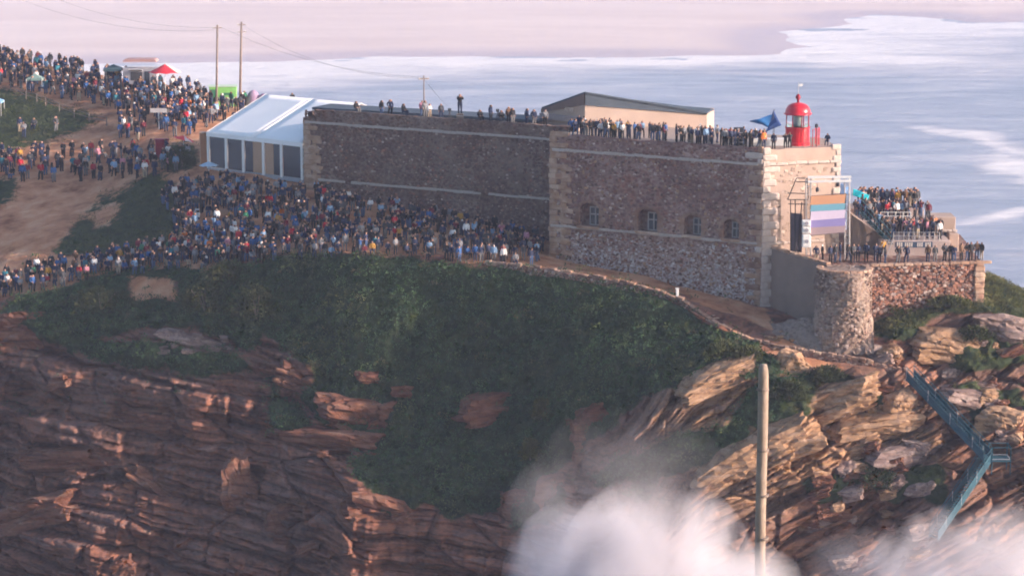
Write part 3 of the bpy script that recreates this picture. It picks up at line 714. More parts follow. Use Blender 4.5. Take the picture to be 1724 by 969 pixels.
# --- rubble: thousands of small face stones, too small to pick apart
def rubble(name, parent, n_, area, cols, wts, smin=.10, smax=.34, pr=.07, seed=0, skip=None):
    r = random.Random(seed); mb = MB()
    for _ in range(n_):
        got = area(r)
        if got is None: continue
        c, du, nn = got
        if skip and skip(c): continue
        a = r.uniform(smin, smax); b_ = a * r.uniform(.5, .9); t = r.uniform(.25, 1.0) * pr
        ang = r.uniform(-.25, .25); dv = (Z - nn * Z.dot(nn)).normalized(); ux = du * math.cos(ang) + dv * math.sin(ang); vx = dv * math.cos(ang) - du * math.sin(ang)
        col = r.choices(cols, wts)[0]; f = r.uniform(.7, 1.2); col = tuple(v * f for v in col)
        p = [c + ux * (a / 2 * i) * r.uniform(.8, 1.1) + vx * (b_ / 2 * j) * r.uniform(.8, 1.1) for i, j in ((-1, -1), (1, -1), (1, 1), (-1, 1))]
        q = [c + (v - c) * .72 + nn * t for v in p]
        mb.add(p + q, [(4, 5, 6, 7), (0, 1, 5, 4), (1, 2, 6, 5), (2, 3, 7, 6), (3, 0, 4, 7)], col)
    o = mb.build(name, M_STONES, parent); o['kind'] = 'stuff'; return o
PALE, MIDC, DARK, REDB, OCHC = (.41, .32, .285), (.24, .155, .13), (.14, .088, .078), (.25, .125, .095), (.31, .195, .13)
def a_front(r):
    u, z = r.uniform(.3, L1 - .3), r.uniform(31, ZT - .1)
    for (uu, zs, w_, h_) in wins:
        if abs(u - uu) < w_ / 2 + .35 and zs - .3 < z < zs + h_ + .3: return None
    if z < 37 and r.random() < .25: pass
    return W(K0, d1, u, z, n1, .0), d1, n1
rubble('rubble_stones', fort, 3600, a_front, (PALE, MIDC, DARK, REDB, OCHC), (1.8, 3.5, 2.5, 2.4, 1.4), seed=3)
rubble('rubble_stones', fort, 900, lambda r: (W(K0, d1, r.uniform(.3, L1 - .3), 31.2 + 5.6 * r.random() ** 1.3, n1, .0), d1, n1), ((.46, .42, .42), PALE), (2, 1), .12, .34, .05, seed=33)
rubble('rubble_stones', fort, 3200, lambda r: (W(S0, d1, r.uniform(.3, LS - .3), r.uniform(35, ZT2 - .1), n1, .0), d1, n1), (PALE, MIDC, DARK, REDB), (.8, 4, 4, 1.6), seed=4)
rubble('rubble_stones', fort, 260, lambda r: (W(K0, d2, r.uniform(.9, L2 - .2), r.uniform(33, ZT - .2), n2, .0), d2, n2), ((.5, .4, .34), (.36, .27, .22)), (1, 1), .12, .5, .03, seed=5)

# --- terrace and round tower to seaward
ZTE = 36.0
TW = Vector((29.0, 213.4, 0))
Q0 = Vector((K0.x + 0.9, K0.y + .4, 0)); Q1 = Vector((P(1393, 442, 214.6).x, 214.6, 0))
terr = empty('terrace', (33, 219, 33), 'stone terrace with round buttress tower on the seaward side of the fort', 'terrace')
T1 = P(1655, 447, 217.0)
pl = MB(); pl.prism([Q0, Q1, Vector((TW.x, 213.6, 0)), Vector((P(1470, 447, 215.6).x, 215.6, 0)), Vector((T1.x, 217.0, 0)), Vector((T1.x + .8, 233, 0)), Vector((K0.x + 9, 236, 0)), Vector((K0.x + 2, 226, 0))], 27.0, ZTE)
pl.build('terrace_platform', M_TERR, terr)
dq = (Q1 - Q0).normalized(); nq = Vector((dq.y, -dq.x, 0)); LQ = (Q1 - Q0).length
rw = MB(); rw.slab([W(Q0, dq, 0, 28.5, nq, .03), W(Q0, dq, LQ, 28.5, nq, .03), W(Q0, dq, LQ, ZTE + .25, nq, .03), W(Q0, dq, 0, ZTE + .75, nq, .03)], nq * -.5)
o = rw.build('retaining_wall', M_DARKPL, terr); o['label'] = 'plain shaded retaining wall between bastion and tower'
tw = MB(); prof = []
zt0, zt1 = 28.2, ZTE + .15; r = random.Random(4)
nn_, nzz = 40, 26; vs_ = []
for k in range(nzz + 1):
    t = k / nzz; z = zt0 + (zt1 - zt0) * t; rad = 2.35 + .15 * (1 - t) + .5 * max(0, .2 - t) ** 1.0 * 5 * .4
    for i in range(nn_):
        a = 2 * math.pi * i / nn_; rr = rad + .16 * math.sin(3 * a + z * .7) + .10 * math.sin(7 * a - z * 1.3) + r.uniform(-.09, .09)
        vs_.append(TW + Vector((rr * math.cos(a), rr * math.sin(a), z)))
tw.add(vs_, [(k * nn_ + i, k * nn_ + (i + 1) % nn_, (k + 1) * nn_ + (i + 1) % nn_, (k + 1) * nn_ + i) for k in range(nzz) for i in range(nn_)] + [tuple(range(nzz * nn_, (nzz + 1) * nn_))])
to = tw.build('round_tower', M_TOWER, terr); to['label'] = 'pale rough round buttress tower'
def a_tower(r):
    a = r.uniform(math.pi * .95, math.pi * 2.15); z = r.uniform(29, ZTE); rr = 2.36 + .18 * (1 - (z - 29) / 7)
    nn = Vector((math.cos(a), math.sin(a), 0)); return TW + nn * rr + Z * z, Vector((-nn.y, nn.x, 0)), nn
rubble('rubble_stones', terr, 1100, a_tower, (PALE, (.30, .22, .18), MIDC, (.18, .12, .10)), (1.6, 3, 2, 1.5), .10, .34, .08, seed=6)
for k in range(16):
    a = math.pi * (0.9 + 1.25 * k / 15); nn = Vector((math.cos(a), math.sin(a), 0))
    stone('coping_stone', QST, terr, TW + nn * 2.15 + Z * (ZTE + .22), Vector((-nn.y, nn.x, 0)) * .55, nn * .6, Z * .2)
T0 = Vector((P(1466, 447, 215.4).x, 215.5, 0)); T1v = Vector((T1.x, 217.0, 0)); dt = (T1v - T0).normalized(); ntv = Vector((dt.y, -dt.x, 0)); LT = (T1v - T0).length
def parapet2(): pass
rubble('rubble_stones', terr, 1300, lambda r: (W(T0, dt, r.uniform(0, LT), r.uniform(31.5, ZTE), ntv, .12), dt, ntv), (PALE, MIDC, DARK, REDB, (.34, .17, .12)), (1.6, 2, 1.6, 3, 3), .14, .42, .09, seed=7)
u = 0.0; r = random.Random(8)
while u < LT:
    L = r.uniform(.6, 1.1); stone('coping_stone', QST, terr, W(T0, dt, u + L / 2, ZTE + .12, ntv, .0), dt * L * .98, ntv * -.6, Z * .24, r); u += L
z = 31.8
while z < ZTE:
    stone('quoin_stone', QST, terr, W(T0, dt, LT - .35, z + .25, ntv, .02), dt * r.uniform(.7, 1.2), ntv * -.6, Z * .48, r); z += .5
u = 0.0
while u < LQ - .3:
    L = r.uniform(.6, 1.0); stone('coping_stone', QST, terr, W(Q0, dq, u + L / 2, ZTE + .84 - .5 * u / LQ, nq, -.2), dq * L * .98, nq * -.62, Z * .2, r); u += L
# rubble apron that spreads from the tower foot towards the path
ap = MB(); nu_, nv_ = 36, 10; g = []
for i in range(nu_ + 1):
    for j in range(nv_ + 1):
        a = P(1285 + 185 * i / nu_, 548 - 14 * math.sin(math.pi * i / nu_) , 216.2 - 2.6 * i / nu_); b_ = P(1292 + 180 * i / nu_, 592 + 4 * i / nu_, 212.6 - 2.4 * i / nu_)
        t = j / nv_; q = a.lerp(b_, t) + Vector((0, 0, .35 * math.sin(math.pi * t) + .1 * random.uniform(-1, 1))); g.append(q)
ap.add(g, [(i * (nv_ + 1) + j, i * (nv_ + 1) + j + 1, (i + 1) * (nv_ + 1) + j + 1, (i + 1) * (nv_ + 1) + j) for i in range(nu_) for j in range(nv_)])
ap.build('rubble_apron', M_TOWER, terr)

# ================================================================== things on the fort roof
def cyl_label(o, t, c): return tag(o, t, c)
# --- house with pitched roof behind the bastion parapet
ha, hb, hc = P(912, 183, 243.0), P(985, 157, 238.5), P(1190, 191, 241.0)
zf = ZPL - 1.2
hbl = Vector((hb.x, hb.y, P(985, 177, 238.5).z)); hal = Vector((ha.x, ha.y, P(912, 190, 243).z)); hcl = Vector((hc.x, hc.y, hc.z - .12))
HB = Vector((hb.x, hb.y, ZPL))
house = empty('roof_house', HB, 'cream walled house with dark pitched roof standing behind the bastion parapet', 'house')
bk = Vector((1.2, 6.0, 0))
hw_ = MB(); hw_.prism([(hb.x, hb.y), (hc.x, hc.y), (hc.x + bk.x, hc.y + bk.y), (ha.x + bk.x, ha.y + bk.y), (ha.x, ha.y)], zf, hcl.z - .02, lambda p: (hbl.z - .02) if abs(p[0] - hb.x) < .01 else hcl.z - .02); hw_.build('wall', M_RENDER, house)
for a, b_, nm in ((hb, hc, 'gable_board'), (ha, hb, 'sign_board')):
    lo_a = Vector((a.x, a.y, hbl.z if a is hb else hcl.z)); lo_b = Vector((b_.x, b_.y, hbl.z if b_ is hb else hcl.z)); nrm = Vector(((b_ - a).y, -(b_ - a).x, 0)).normalized()
    bd = MB(); bd.slab([p + nrm * .12 for p in (lo_a, lo_b, Vector((b_.x, b_.y, max(b_.z, hcl.z + .05))), Vector((a.x, a.y, max(a.z, hcl.z + .05))))], nrm * -.25)
    ob = bd.build(nm, M_ROOFD if nm == 'gable_board' else M_CLAD, house)
    if nm == 'sign_board': SIGN = (ob, a, b_, nrm)
rf = MB(); th = Vector((0, 0, .16)); up = Vector((0, 0, .02))
rb = hb + Vector((1.0, 6.5, -1.4))
ov = Vector((0, -.25, 0))
rf.slab([ha + ov + up, hb + ov + up, rb + up, ha + bk + Vector((0, 0, -.5))], th); rf.slab([hb + ov + up, hc + ov + up, hc + bk + Vector((0, 0, -.35)), rb + up], th)
rf.build('roof', M_ROOFD, house)
lt = MB(); nrm = SIGN[3]
lt.obox((ha.lerp(hb, .5).x + nrm.x * .2, ha.lerp(hb, .5).y + nrm.y * .2, hcl.z - .30), Vector((hb.x - ha.x, hb.y - ha.y, 0)) * .5, nrm * .12, Z * .28); lt.build('lintel', mat('grey_lintel', (0.30, 0.25, 0.25), .85), house)
op = MB(); q = ha.lerp(hb, .42); op.obox((q.x + nrm.x * .05, q.y + nrm.y * .05, hcl.z - 1.25), Vector((hb.x - ha.x, hb.y - ha.y, 0)) * .36, nrm * .06, Z * .35); op.build('shutter', mat('pink_shutter', (0.50, 0.36, 0.31), .8), house)
def text_mesh(txt, size, m, name, parent, pos, xdir, depth=.02):
    cu = bpy.data.curves.new('t', 'FONT'); cu.body = txt; cu.size = size; cu.extrude = depth; cu.align_x = 'CENTER'; cu.align_y = 'CENTER'
    to_ = bpy.data.objects.new('t', cu); COL.objects.link(to_); dg = bpy.context.evaluated_depsgraph_get()
    me = bpy.data.meshes.new_from_object(to_.evaluated_get(dg)); bpy.data.objects.remove(to_)
    me.materials.clear(); me.materials.append(m); o = link(name, me, parent)
    x = Vector(xdir).normalized(); y = Z; zz = x.cross(y)
    mt = Matrix((x, y, zz)).transposed().to_4x4(); mt.translation = Vector(pos) - BASE.get(parent.name, Vector()); o.matrix_local = mt; return o
sa = ha.lerp(hb, .66); text_mesh('ATVY', .5, mat('pale_lettering', (0.62, 0.55, 0.50), .7, .05), 'lettering', house, Vector((sa.x, sa.y, hcl.z + .62)) + nrm * .16, Vector((hb.x - ha.x, hb.y - ha.y, 0)))
# --- low building behind the long wall: cream wall, dark roof edge
la, lb_ = P(560, 189, 252), P(905, 190, 241.5)
zr = P(640, 187.5, 249).z
low = empty('low_roof_building', (la.x, la.y, ZPL2), 'long low cream building with dark flat roof behind the long wall', 'building')
dl = Vector((lb_.x - la.x, lb_.y - la.y, 0)); nl = Vector((dl.y, -dl.x, 0)).normalized(); LL = dl.length; dl.normalize()
w_ = MB(); w_.slab([W(la, dl, 0, ZPL2 - .8), W(la, dl, LL, ZPL2 - .8), W(la, dl, LL, zr - .25), W(la, dl, 0, zr - .25)], nl * -3.2); w_.build('wall', M_RENDER, low)
w_ = MB(); w_.slab([W(la, dl, -2.2, zr - .24, nl, .4), W(la, dl, LL + .2, zr - .24, nl, .4), W(la, dl, LL + .2, zr - .24, nl, -3.3), W(la, dl, -2.2, zr - .24, nl, -3.3)], (0, 0, .26)); w_.build('roof', M_ROOFD, low)
for k in range(6):
    w_ = MB(); w_.obox(W(la, dl, LL * (.42 + .1 * k), ZPL2 + .35, nl, .02), dl * .35, nl * .04, Z * .45); w_.build('window', M_CLAD, low)
# --- lighthouse lantern
LH = P(1342, 246, 225.6); LH.z = ZPL
lh = empty('lighthouse_lantern', LH, 'red lighthouse lantern with domed roof and glazed light room on the bastion corner', 'lighthouse')
def LZ(py): return P(1342, py, 225.6).z - ZPL
z1, z2, z3, z4 = LZ(213), LZ(192), LZ(173), LZ(158)
m_ = MB(); m_.lathe(LH, [(1.16, 0), (1.16, .25), (1.10, .28), (1.10, z1 - .12), (1.16, z1 - .1), (1.16, z1)], 28); m_.build('drum', M_RED_P, lh, smooth=False)
m_ = MB(); m_.lathe(LH, [(1.04, z1), (1.04, z2)], 24); m_.build('glazing', M_GLASS, lh, smooth=True)
for k in range(8):
    a = 2 * math.pi * (k + .3) / 8; m_ = MB(); m_.tube(LH + Vector((1.08 * math.cos(a), 1.08 * math.sin(a), z1)), LH + Vector((1.08 * math.cos(a), 1.08 * math.sin(a), z2)), .045, n=6); m_.build('glazing_bar', M_DKRED, lh)
m_ = MB(); m_.lathe(LH, [(.34, z1 + .05), (.42, z1 + .3), (.42, z2 - .3), (.3, z2 - .1)], 16); m_.build('lens', mat('lens_glass', (0.32, 0.40, 0.42), .15, .1, spec=.6), lh, smooth=True)
pr_ = [(1.27, z2 - .02), (1.30, z2 + .06), (1.18, z2 + .12)]
for k in range(1, 9):
    t = k / 8 * math.pi / 2; pr_.append((1.14 * math.cos(t) + .10 * math.sin(t), z2 + .12 + (z3 - z2 - .1) * math.sin(t)))
m_ = MB(); m_.lathe(LH, pr_, 28); m_.build('dome', M_RED_P, lh, smooth=True)
m_ = MB(); hh = z4 - z3; m_.lathe(LH, [(.12, z3 - .02), (.10, z3 + hh * .25), (.26, z3 + hh * .6), (.16, z3 + hh * .85), (.05, z4)], 14); fi = m_.build('finial', M_DKRED, lh, smooth=True)
m_ = MB(); m_.tube(LH + Z * z4, LH + Z * LZ(136), .03, .012, 6); m_.build('lightning_rod', M_STEEL, fi)
m_ = MB(); m_.slab([LH + Vector((.05, 0, LZ(146))), LH + Vector((.42, 0, LZ(145))), LH + Vector((.42, 0, LZ(141))), LH + Vector((.05, 0, LZ(142)))], (0, .02, 0)); m_.build('vane', M_WHITE, fi)
RPT = [LH + Vector((2.0 * math.cos(t), 1.7 * math.sin(t), 0)) for t in (-.9, -.55, -.2, .15, .5)]
for q in RPT:
    m_ = MB(); m_.tube(q, q + Z * 1.6, .035, n=6); rp = m_.build('railing_post', M_RED_P, lh)
for zz in (.8, 1.55):
    for q, q2 in zip(RPT, RPT[1:]):
        m_ = MB(); m_.tube(q + Z * zz, q2 + Z * zz, .025, n=6); m_.build('railing_bar', M_RED_P, lh)
# --- lamp on a post, flags, table and cases by the lantern
q = P(1374, 246, 224.2); q.z = ZPL
m_ = MB(); m_.tube(q, q + Z * 1.75, .04, n=6); lp = m_.build('post_lamp', M_DKMETAL, loc=q); tag(lp, 'dark lamp on a thin post right of the red lantern', 'lamp'); BASE[lp.name] = q
m_ = MB(); m_.lathe(q, [(.09, 1.72), (.16, 1.8), (.16, 2.0), (.05, 2.1)], 10); m_.build('lamp_head', M_DKMETAL, lp)
def flag(base, h, pts, cmat, label, trim=None):
    r = empty('flag', base, label, 'flag', 'blue flags beside the lantern')
    m_ = MB(); m_.tube(base, base + Z * h, .03, .02, 6); m_.build('flagpole', M_DKMETAL, r)
    nx, nz = 12, 8; A, B, C_, D_ = [Vector(p) for p in pts]; g = []
    for i in range(nx + 1):
        for j in range(nz + 1):
            t, s_ = i / nx, j / nz; p = A.lerp(B, t).lerp(D_.lerp(C_, t), s_); p = p + Vector((0, .16 * math.sin(t * 7 + s_ * 2) * t, .05 * math.sin(t * 9) * t)); g.append(base + p)
    m_ = MB(); fs = [(i * (nz + 1) + j, (i + 1) * (nz + 1) + j, (i + 1) * (nz + 1) + j + 1, i * (nz + 1) + j + 1) for i in range(nx) for j in range(nz)]
    m_.add(g, fs); o = m_.build('cloth', cmat, r, smooth=True); sm = o.modifiers.new('thick', 'SOLIDIFY'); sm.thickness = .012
    return r
fb = P(1303, 243, 224.4); fb.z = ZPL
M_FLAGB = mat('blue_flag_cloth', (0.03, 0.16, 0.42), .7, .3, 1.6); M_FLAGD = mat('navy_flag_cloth', (0.02, 0.055, 0.20), .7, .3, 1.6)
flag(fb, 3.4, ((0, 0, 3.0), (-2.3, 0, 2.25), (-1.3, 0, 2.0), (0, 0, 1.6)), M_FLAGB, 'bright blue flag blowing to the left beside the red lantern')
fb2 = P(1301, 244, 223.6); fb2.z = ZPL
flag(fb2, 3.5, ((0, 0, 3.45), (.75, 0, 2.0), (-1.05, 0, 1.2), (-.5, 0, 1.6)), M_FLAGD, 'navy flag hanging from its pole beside the red lantern')
def trestle(base, w, d, h, label, name='trestle_table', m=None):
    r = empty(name, base, label, 'table')
    m_ = MB(); m_.box(base.x - w / 2, base.x + w / 2, base.y - d / 2, base.y + d / 2, base.z + h, base.z + h + .06); m_.build('table_top', m or M_WHITE, r)
    m_ = MB(); m_.box(base.x - w / 2, base.x + w / 2, base.y - d / 2 - .012, base.y - d / 2 - .002, base.z + h * .35, base.z + h + .05); m_.build('cloth', m or M_WHITE, r)
    for sx in (-1, 1):
        for sy in (-1, 1):
            m_ = MB(); m_.tube(base + Vector((sx * w * .45, sy * d * .42, 0)), base + Vector((sx * w * .45, sy * d * .42, h)), .03, n=6); m_.build('leg', M_STEEL, r)
    return r
q = P(1298, 240, 223.0); q.z = ZPL; trestle(q, 3.4, .9, .85, 'white cloth covered table in front of the red lantern')
def case(name, base, w, d, h, m, label, cat, n=2, trim=M_STEEL, group=None):
    r = empty(name, base, label, cat, group)
    m_ = MB(); m_.box(base.x - w / 2, base.x + w / 2, base.y - d / 2, base.y + d / 2, base.z, base.z + h); m_.build('body', m, r, bevel=.03)
    for k in range(n):
        zz = base.z + h * (k + .5) / n; m_ = MB(); m_.box(base.x - w / 2 - .01, base.x + w / 2 + .01, base.y - d / 2 - .014, base.y - d / 2 - .004, zz - .03, zz + .03); m_.build('trim', trim, r)
    return r
q = P(1243, 240, 224.2); q.z = ZPL; case('equipment_case', q, .8, .6, 1.75, mat('black_case', (.025, .03, .04), .6), 'tall black equipment case on the bastion roof left of the flags', 'case')
# --- camera tripods on the long wall
def tripod(base, h, label):
    r = empty('camera_tripod', base, label, 'tripod', 'camera tripods on the long wall')
    hd = base + Z * h
    for k in range(3):
        a = 2 * math.pi * k / 3 + .4; m_ = MB(); m_.tube(base + Vector((.38 * math.cos(a), .38 * math.sin(a), 0)), hd, .03, .025, 6); m_.build('leg', M_DKMETAL, r)
    m_ = MB(); m_.box(hd.x - .16, hd.x + .16, hd.y - .3, hd.y + .25, hd.z, hd.z + .24); c = m_.build('camera_body', M_DKMETAL, r)
    m_ = MB(); m_.tube(hd + Vector((0, -.3, .12)), hd + Vector((0, -.75, .10)), .09, .12, 10); m_.build('camera_lens', M_DKMETAL, c)
    return r
for px, lab, hh in ((748, 'camera tripod beside the tall photographer on the long wall', 1.5), (829, 'camera tripod between two seated people on the long wall', 1.75), (818, 'lower camera tripod left of its taller neighbour on the long wall', 1.3)):
    u = len_to(S0, d1, px, 45.5); q = W(S0, d1, u, ZPL2, n1, -1.0); tripod(q, hh, lab)

# ================================================================== poles and wires
def pole(base, top, r0, label, arms=1, name='utility_pole', group='utility poles', braces=True):
    r = empty(name, base, label, 'pole', group)
    m_ = MB(); m_.tube(base - Z * .4, top, r0, r0 * .75, 10); m_.build('shaft', M_WOOD, r, smooth=True)
    d = Vector((0.9, .45, 0)).normalized()
    for k in range(arms):
        c = top - Z * (.35 + .9 * k); m_ = MB(); m_.obox(c, d * .55, Vector((-d.y, d.x, 0)) * .05, Z * .05); a = m_.build('crossarm', M_WOOD, r)
        for s_ in (-1, 1):
            m_ = MB(); m_.lathe(c + d * .48 * s_ + Z * .05, [(.04, 0), (.05, .06), (.03, .12)], 8); m_.build('insulator', M_WHITE, a)
    return r
pA0 = hit(364, 192); pA = P(366, 42, pA0.y); pB0 = hit(404, 166) or P(404, 166, 305); pB = P(406.5, 37, pB0.y)
pole(pA0, pA, .14, 'tall wooden utility pole in front of the green stall'); pB_ = pole(pB0, pB, .16, 'taller wooden utility pole right of the green stall', 2)
pC0 = W(S0, d1, len_to(S0, d1, 714, 45), ZPL2, n1, -2.5); pC = P(713.5, 127, pC0.y); pC0 = Vector((pC.x, pC0.y, ZPL2)); pole(pC0, pC, .07, 'thin wooden pole rising from the long wall roof', 1)
def wire(a, b_, sag, label, r=.012):
    m_ = MB(); n = 24; pts = [Vector(a).lerp(Vector(b_), i / n) - Z * sag * 4 * (i / n) * (1 - i / n) for i in range(n + 1)]
    for p, q in zip(pts, pts[1:]): m_.tube(p, q, r, n=5)
    o = m_.build('overhead_wire', M_WIRE, loc=pts[0]); return tag(o, label, 'wire', 'overhead wires')
wire(pA + Vector((.4, .2, -.3)), pC - Z * .2, 1.2, 'thin overhead wire from the left pole to the fort roof pole')
wire(pA + Vector((-.4, -.2, -.3)), P(60, -16, 300), 1.2, 'upper overhead wire running left from the left pole')
wire(pA + Vector((-.4, -.1, -.6)), P(20, -6, 300), 1.4, 'lower overhead wire running left from the left pole')
wire(pB - Z * .3, pC - Z * .3, 1.6, 'thin overhead wire from the right pole to the fort roof pole')
wire(pC - Z * .3, P(752, 178, pC0.y - .5), .1, 'short stay wire beside the roof pole')

# ================================================================== white marquee beside the fort
t0, t1 = P(350, 222, 262.0), P(508, 245, 253.0); t1.z = t0.z
tde = Vector((t1.x - t0.x, t1.y - t0.y, 0)); TLn = tde.length; tde.normalize(); tbk = Vector((-tde.y, tde.x, 0))
zE = t0.z; zG = zE - 3.85; rdg = 8.6; zR = zE + 3.3; LT_ = TLn + 9
tent = empty('marquee', (t0.x, t0.y, zG), 'large white marquee with dark window panels left of the fort', 'tent')
def TP(u, k, z): return Vector((t0.x + tde.x * u + tbk.x * k, t0.y + tde.y * u + tbk.y * k, z))
bays = [0, TLn * .51, TLn * 1.02]; LT_ = TLn * 1.02
for i in range(2):
    for (ka, za, kb, zb_) in ((-.15, zE - .03, rdg, zR), (rdg, zR, 2 * rdg + .15, zE - .03)):
        m_ = MB(); nx, nk = 6, 10; g = []
        for a in range(nx + 1):
            for b_ in range(nk + 1):
                s_, t = a / nx, b_ / nk; u = bays[i] + (bays[i + 1] - bays[i]) * s_; sag = -.05 * math.sin(math.pi * s_) * math.sin(math.pi * t) ** .7
                g.append(TP(u, ka + (kb - ka) * t, za + (zb_ - za) * t + sag))
        m_.add(g, [(a * (nk + 1) + b_, (a + 1) * (nk + 1) + b_, (a + 1) * (nk + 1) + b_ + 1, a * (nk + 1) + b_ + 1) for a in range(nx) for b_ in range(nk)])
        o = m_.build('roof_panel', M_CANVAS, tent, smooth=True); sm = o.modifiers.new('thick', 'SOLIDIFY'); sm.thickness = .03
for b_ in bays:
    m_ = MB(); m_.tube(TP(b_, -.15, zE + .03), TP(b_, rdg, zR + .04), .02, n=6); m_.tube(TP(b_, rdg, zR + .04), TP(b_, 2 * rdg, zE + .03), .02, n=6); m_.build('rafter', M_CANVAS, tent)
m_ = MB(); m_.slab([TP(-.1, -.17, zE - .45), TP(LT_, -.17, zE - .45), TP(LT_, -.17, zE), TP(-.1, -.17, zE)], tbk * .06); m_.build('valance', M_CANVAS, tent)
posts = [TLn * q / 14.0 for q in (0, 2.75, 5.35, 8.35, 11.0, 14.0)]
fills = [M_DKPANEL, M_DKPANEL, None, None, M_DKPANEL]
for i, p_ in enumerate(posts):
    m_ = MB(); m_.obox(TP(p_ + .1, -.08, (zG + zE) / 2 - .2), tde * .17, tbk * .07, Z * ((zE - zG) / 2 - .2)); m_.build('post', M_WHITE, tent)
for i in range(5):
    a, b_ = posts[i] + .3, posts[i + 1] - .1
    if fills[i]:
        m_ = MB(); m_.slab([TP(a, -.02, zG + .15), TP(b_, -.02, zG + .15), TP(b_, -.02, zE - .46), TP(a, -.02, zE - .46)], tbk * .05); m_.build('window_panel', fills[i], tent)
    else:
        for (f0, f1, mm) in ((0, .45, M_DKPANEL), (.45, 1, M_TAN)) if i == 2 else ((0, .55, M_TAN), (.55, 1, M_DKPANEL)):
            m_ = MB(); m_.slab([TP(a + (b_ - a) * f0, -.02, zG + .15), TP(a + (b_ - a) * f1 - .02, -.02, zG + .15), TP(a + (b_ - a) * f1 - .02, -.02, zE - .46), TP(a + (b_ - a) * f0, -.02, zE - .46)], tbk * .05); m_.build('door_panel' if mm is M_TAN else 'window_panel', mm, tent)
m_ = MB(); m_.slab([TP(-.1, -.12, zG - .3), TP(LT_, -.12, zG - .3), TP(LT_, -.12, zG + .12), TP(-.1, -.12, zG + .12)], tbk * 2.0); m_.build('floor_deck', mat('grey_deck', (.30, .32, .36), .8), tent)
m_ = MB(); m_.slab([TP(-.02, .02, zG), TP(-.02, 2 * rdg, zG), TP(-.02, 2 * rdg, zE), TP(-.02, rdg, zR), TP(-.02, .02, zE)], tde * .03); m_.build('gable_wall', M_CANVAS, tent)
q = TP(-.75, .1, zG)
m_ = MB(); m_.box(q.x - .42, q.x + .5, q.y - .15, q.y + .6, q.z - .3, q.z + 3.6); bo = m_.build('timber_booth', M_BROWN, loc=q); tag(bo, 'narrow brown timber booth at the left end of the white marquee', 'booth'); BASE[bo.name] = q
m_ = MB(); m_.box(q.x - .5, q.x + .58, q.y - .25, q.y + .7, q.z + 3.6, q.z + 3.72); m_.build('roof', M_TAN, bo)
m_ = MB(); m_.box(q.x - .45, q.x - .36, q.y - .2, q.y - .16, q.z - .3, q.z + 3.6); m_.build('corner_post', M_TAN, bo)

# ================================================================== stalls and gear on the left hill
def stand_on(px, py, dz=0.0):
    h = hit(px, py); return Vector(h) + Z * dz
def rounded(w, d, h, rad, n=5):      # profile of a van body in x,z
    pts = [(-w / 2, 0), (w / 2, 0)]
    for k in range(n + 1):
        a = math.pi / 2 * k / n; pts.append((w / 2 - rad + rad * math.cos(a), h - rad + rad * math.sin(a)))
    for k in range(n + 1):
        a = math.pi / 2 + math.pi / 2 * k / n; pts.append((-w / 2 + rad + rad * math.cos(a), h - rad + rad * math.sin(a)))
    return pts
q = stand_on(236, 152)
tr = empty('food_trailer', q, 'grey food trailer with rounded pinkish roof behind the red parasol', 'trailer')
pts = rounded(4.1, 2, 3.3, .55)
m_ = MB(); m_.slab([q + Vector((x, 0, .75 + z * .62)) for x, z in [(-2.05, 0), (2.05, 0), (2.05, 3.1), (-2.05, 3.1)]], (0, 2.1, 0)); m_.build('body', mat('grey_trailer_panel', (.36, .34, .38), .6), tr)
m_ = MB(); m_.slab([q + Vector((x, -.06, 1.75 + z * .62)) for x, z in pts if z > 1.7] , (0, 2.2, 0)); m_.build('roof', mat('dusty_pink_roof', (.42, .25, .24), .6), tr)
m_ = MB(); m_.box(q.x - 1.1, q.x + .3, q.y - .03, q.y + .05, q.z + 1.2, q.z + 2.2); m_.build('hatch_opening', M_DKMETAL, tr)
m_ = MB(); m_.slab([q + Vector((-1.2, -.05, 2.35)), q + Vector((.4, -.05, 2.35)), q + Vector((.4, -1.0, 2.6)), q + Vector((-1.2, -1.0, 2.6))], (0, 0, .05)); m_.build('hatch_awning', M_WHITE, tr)
m_ = MB(); m_.box(q.x + .6, q.x + 1.2, q.y - .04, q.y + .03, q.z + .6, q.z + 2.3); m_.build('door', M_DKPANEL, tr)
for sx in (-1, 1):
    m_ = MB(); m_.tube(q + Vector((sx * .5, -.05, .38)), q + Vector((sx * .5, .2, .38)), .38, n=16); m_.build('wheel', M_DKMETAL, tr)
def awning(q, w, d, h, mroof, label, mpost=M_STEEL, tilt=.35):
    r = empty('gazebo', q, label, 'gazebo')
    m_ = MB(); c = q + Vector((0, 0, h + .55)); cs = [q + Vector((sx * w / 2, sy * d / 2, h)) for sx, sy in ((-1, -1), (1, -1), (1, 1), (-1, 1))]
    m_.add(cs + [c], [(0, 1, 4), (1, 2, 4), (2, 3, 4), (3, 0, 4)]); o = m_.build('canopy', mroof, r); sm = o.modifiers.new('t', 'SOLIDIFY'); sm.thickness = .03
    m_ = MB()
    for a, b_ in zip(cs, cs[1:] + cs[:1]): m_.slab([a, b_, b_ - Z * .25, a - Z * .25], (0.01, .01, 0))
    m_.build('valance', mroof, r)
    for c_ in cs:
        m_ = MB(); m_.tube(Vector((c_.x, c_.y, q.z)), c_, .04, n=6); m_.build('leg', mpost, r)
    return r
awning(stand_on(192, 150, -.1), 2.2, 2.0, 2.6, mat('dark_teal_canvas', (.05, .09, .11), .7), 'dark teal gazebo left of the food trailer')
awning(stand_on(60, 152, -.1), 1.9, 1.7, 1.6, mat('grey_green_canvas', (.20, .29, .27), .7), 'small grey green shelter behind the rope fence')
awning(stand_on(-12, 192, -.2), 2.4, 2.0, 1.8, mat('light_blue_canvas', (.24, .45, .72), .6), 'light blue gazebo cut by the left edge of the view')
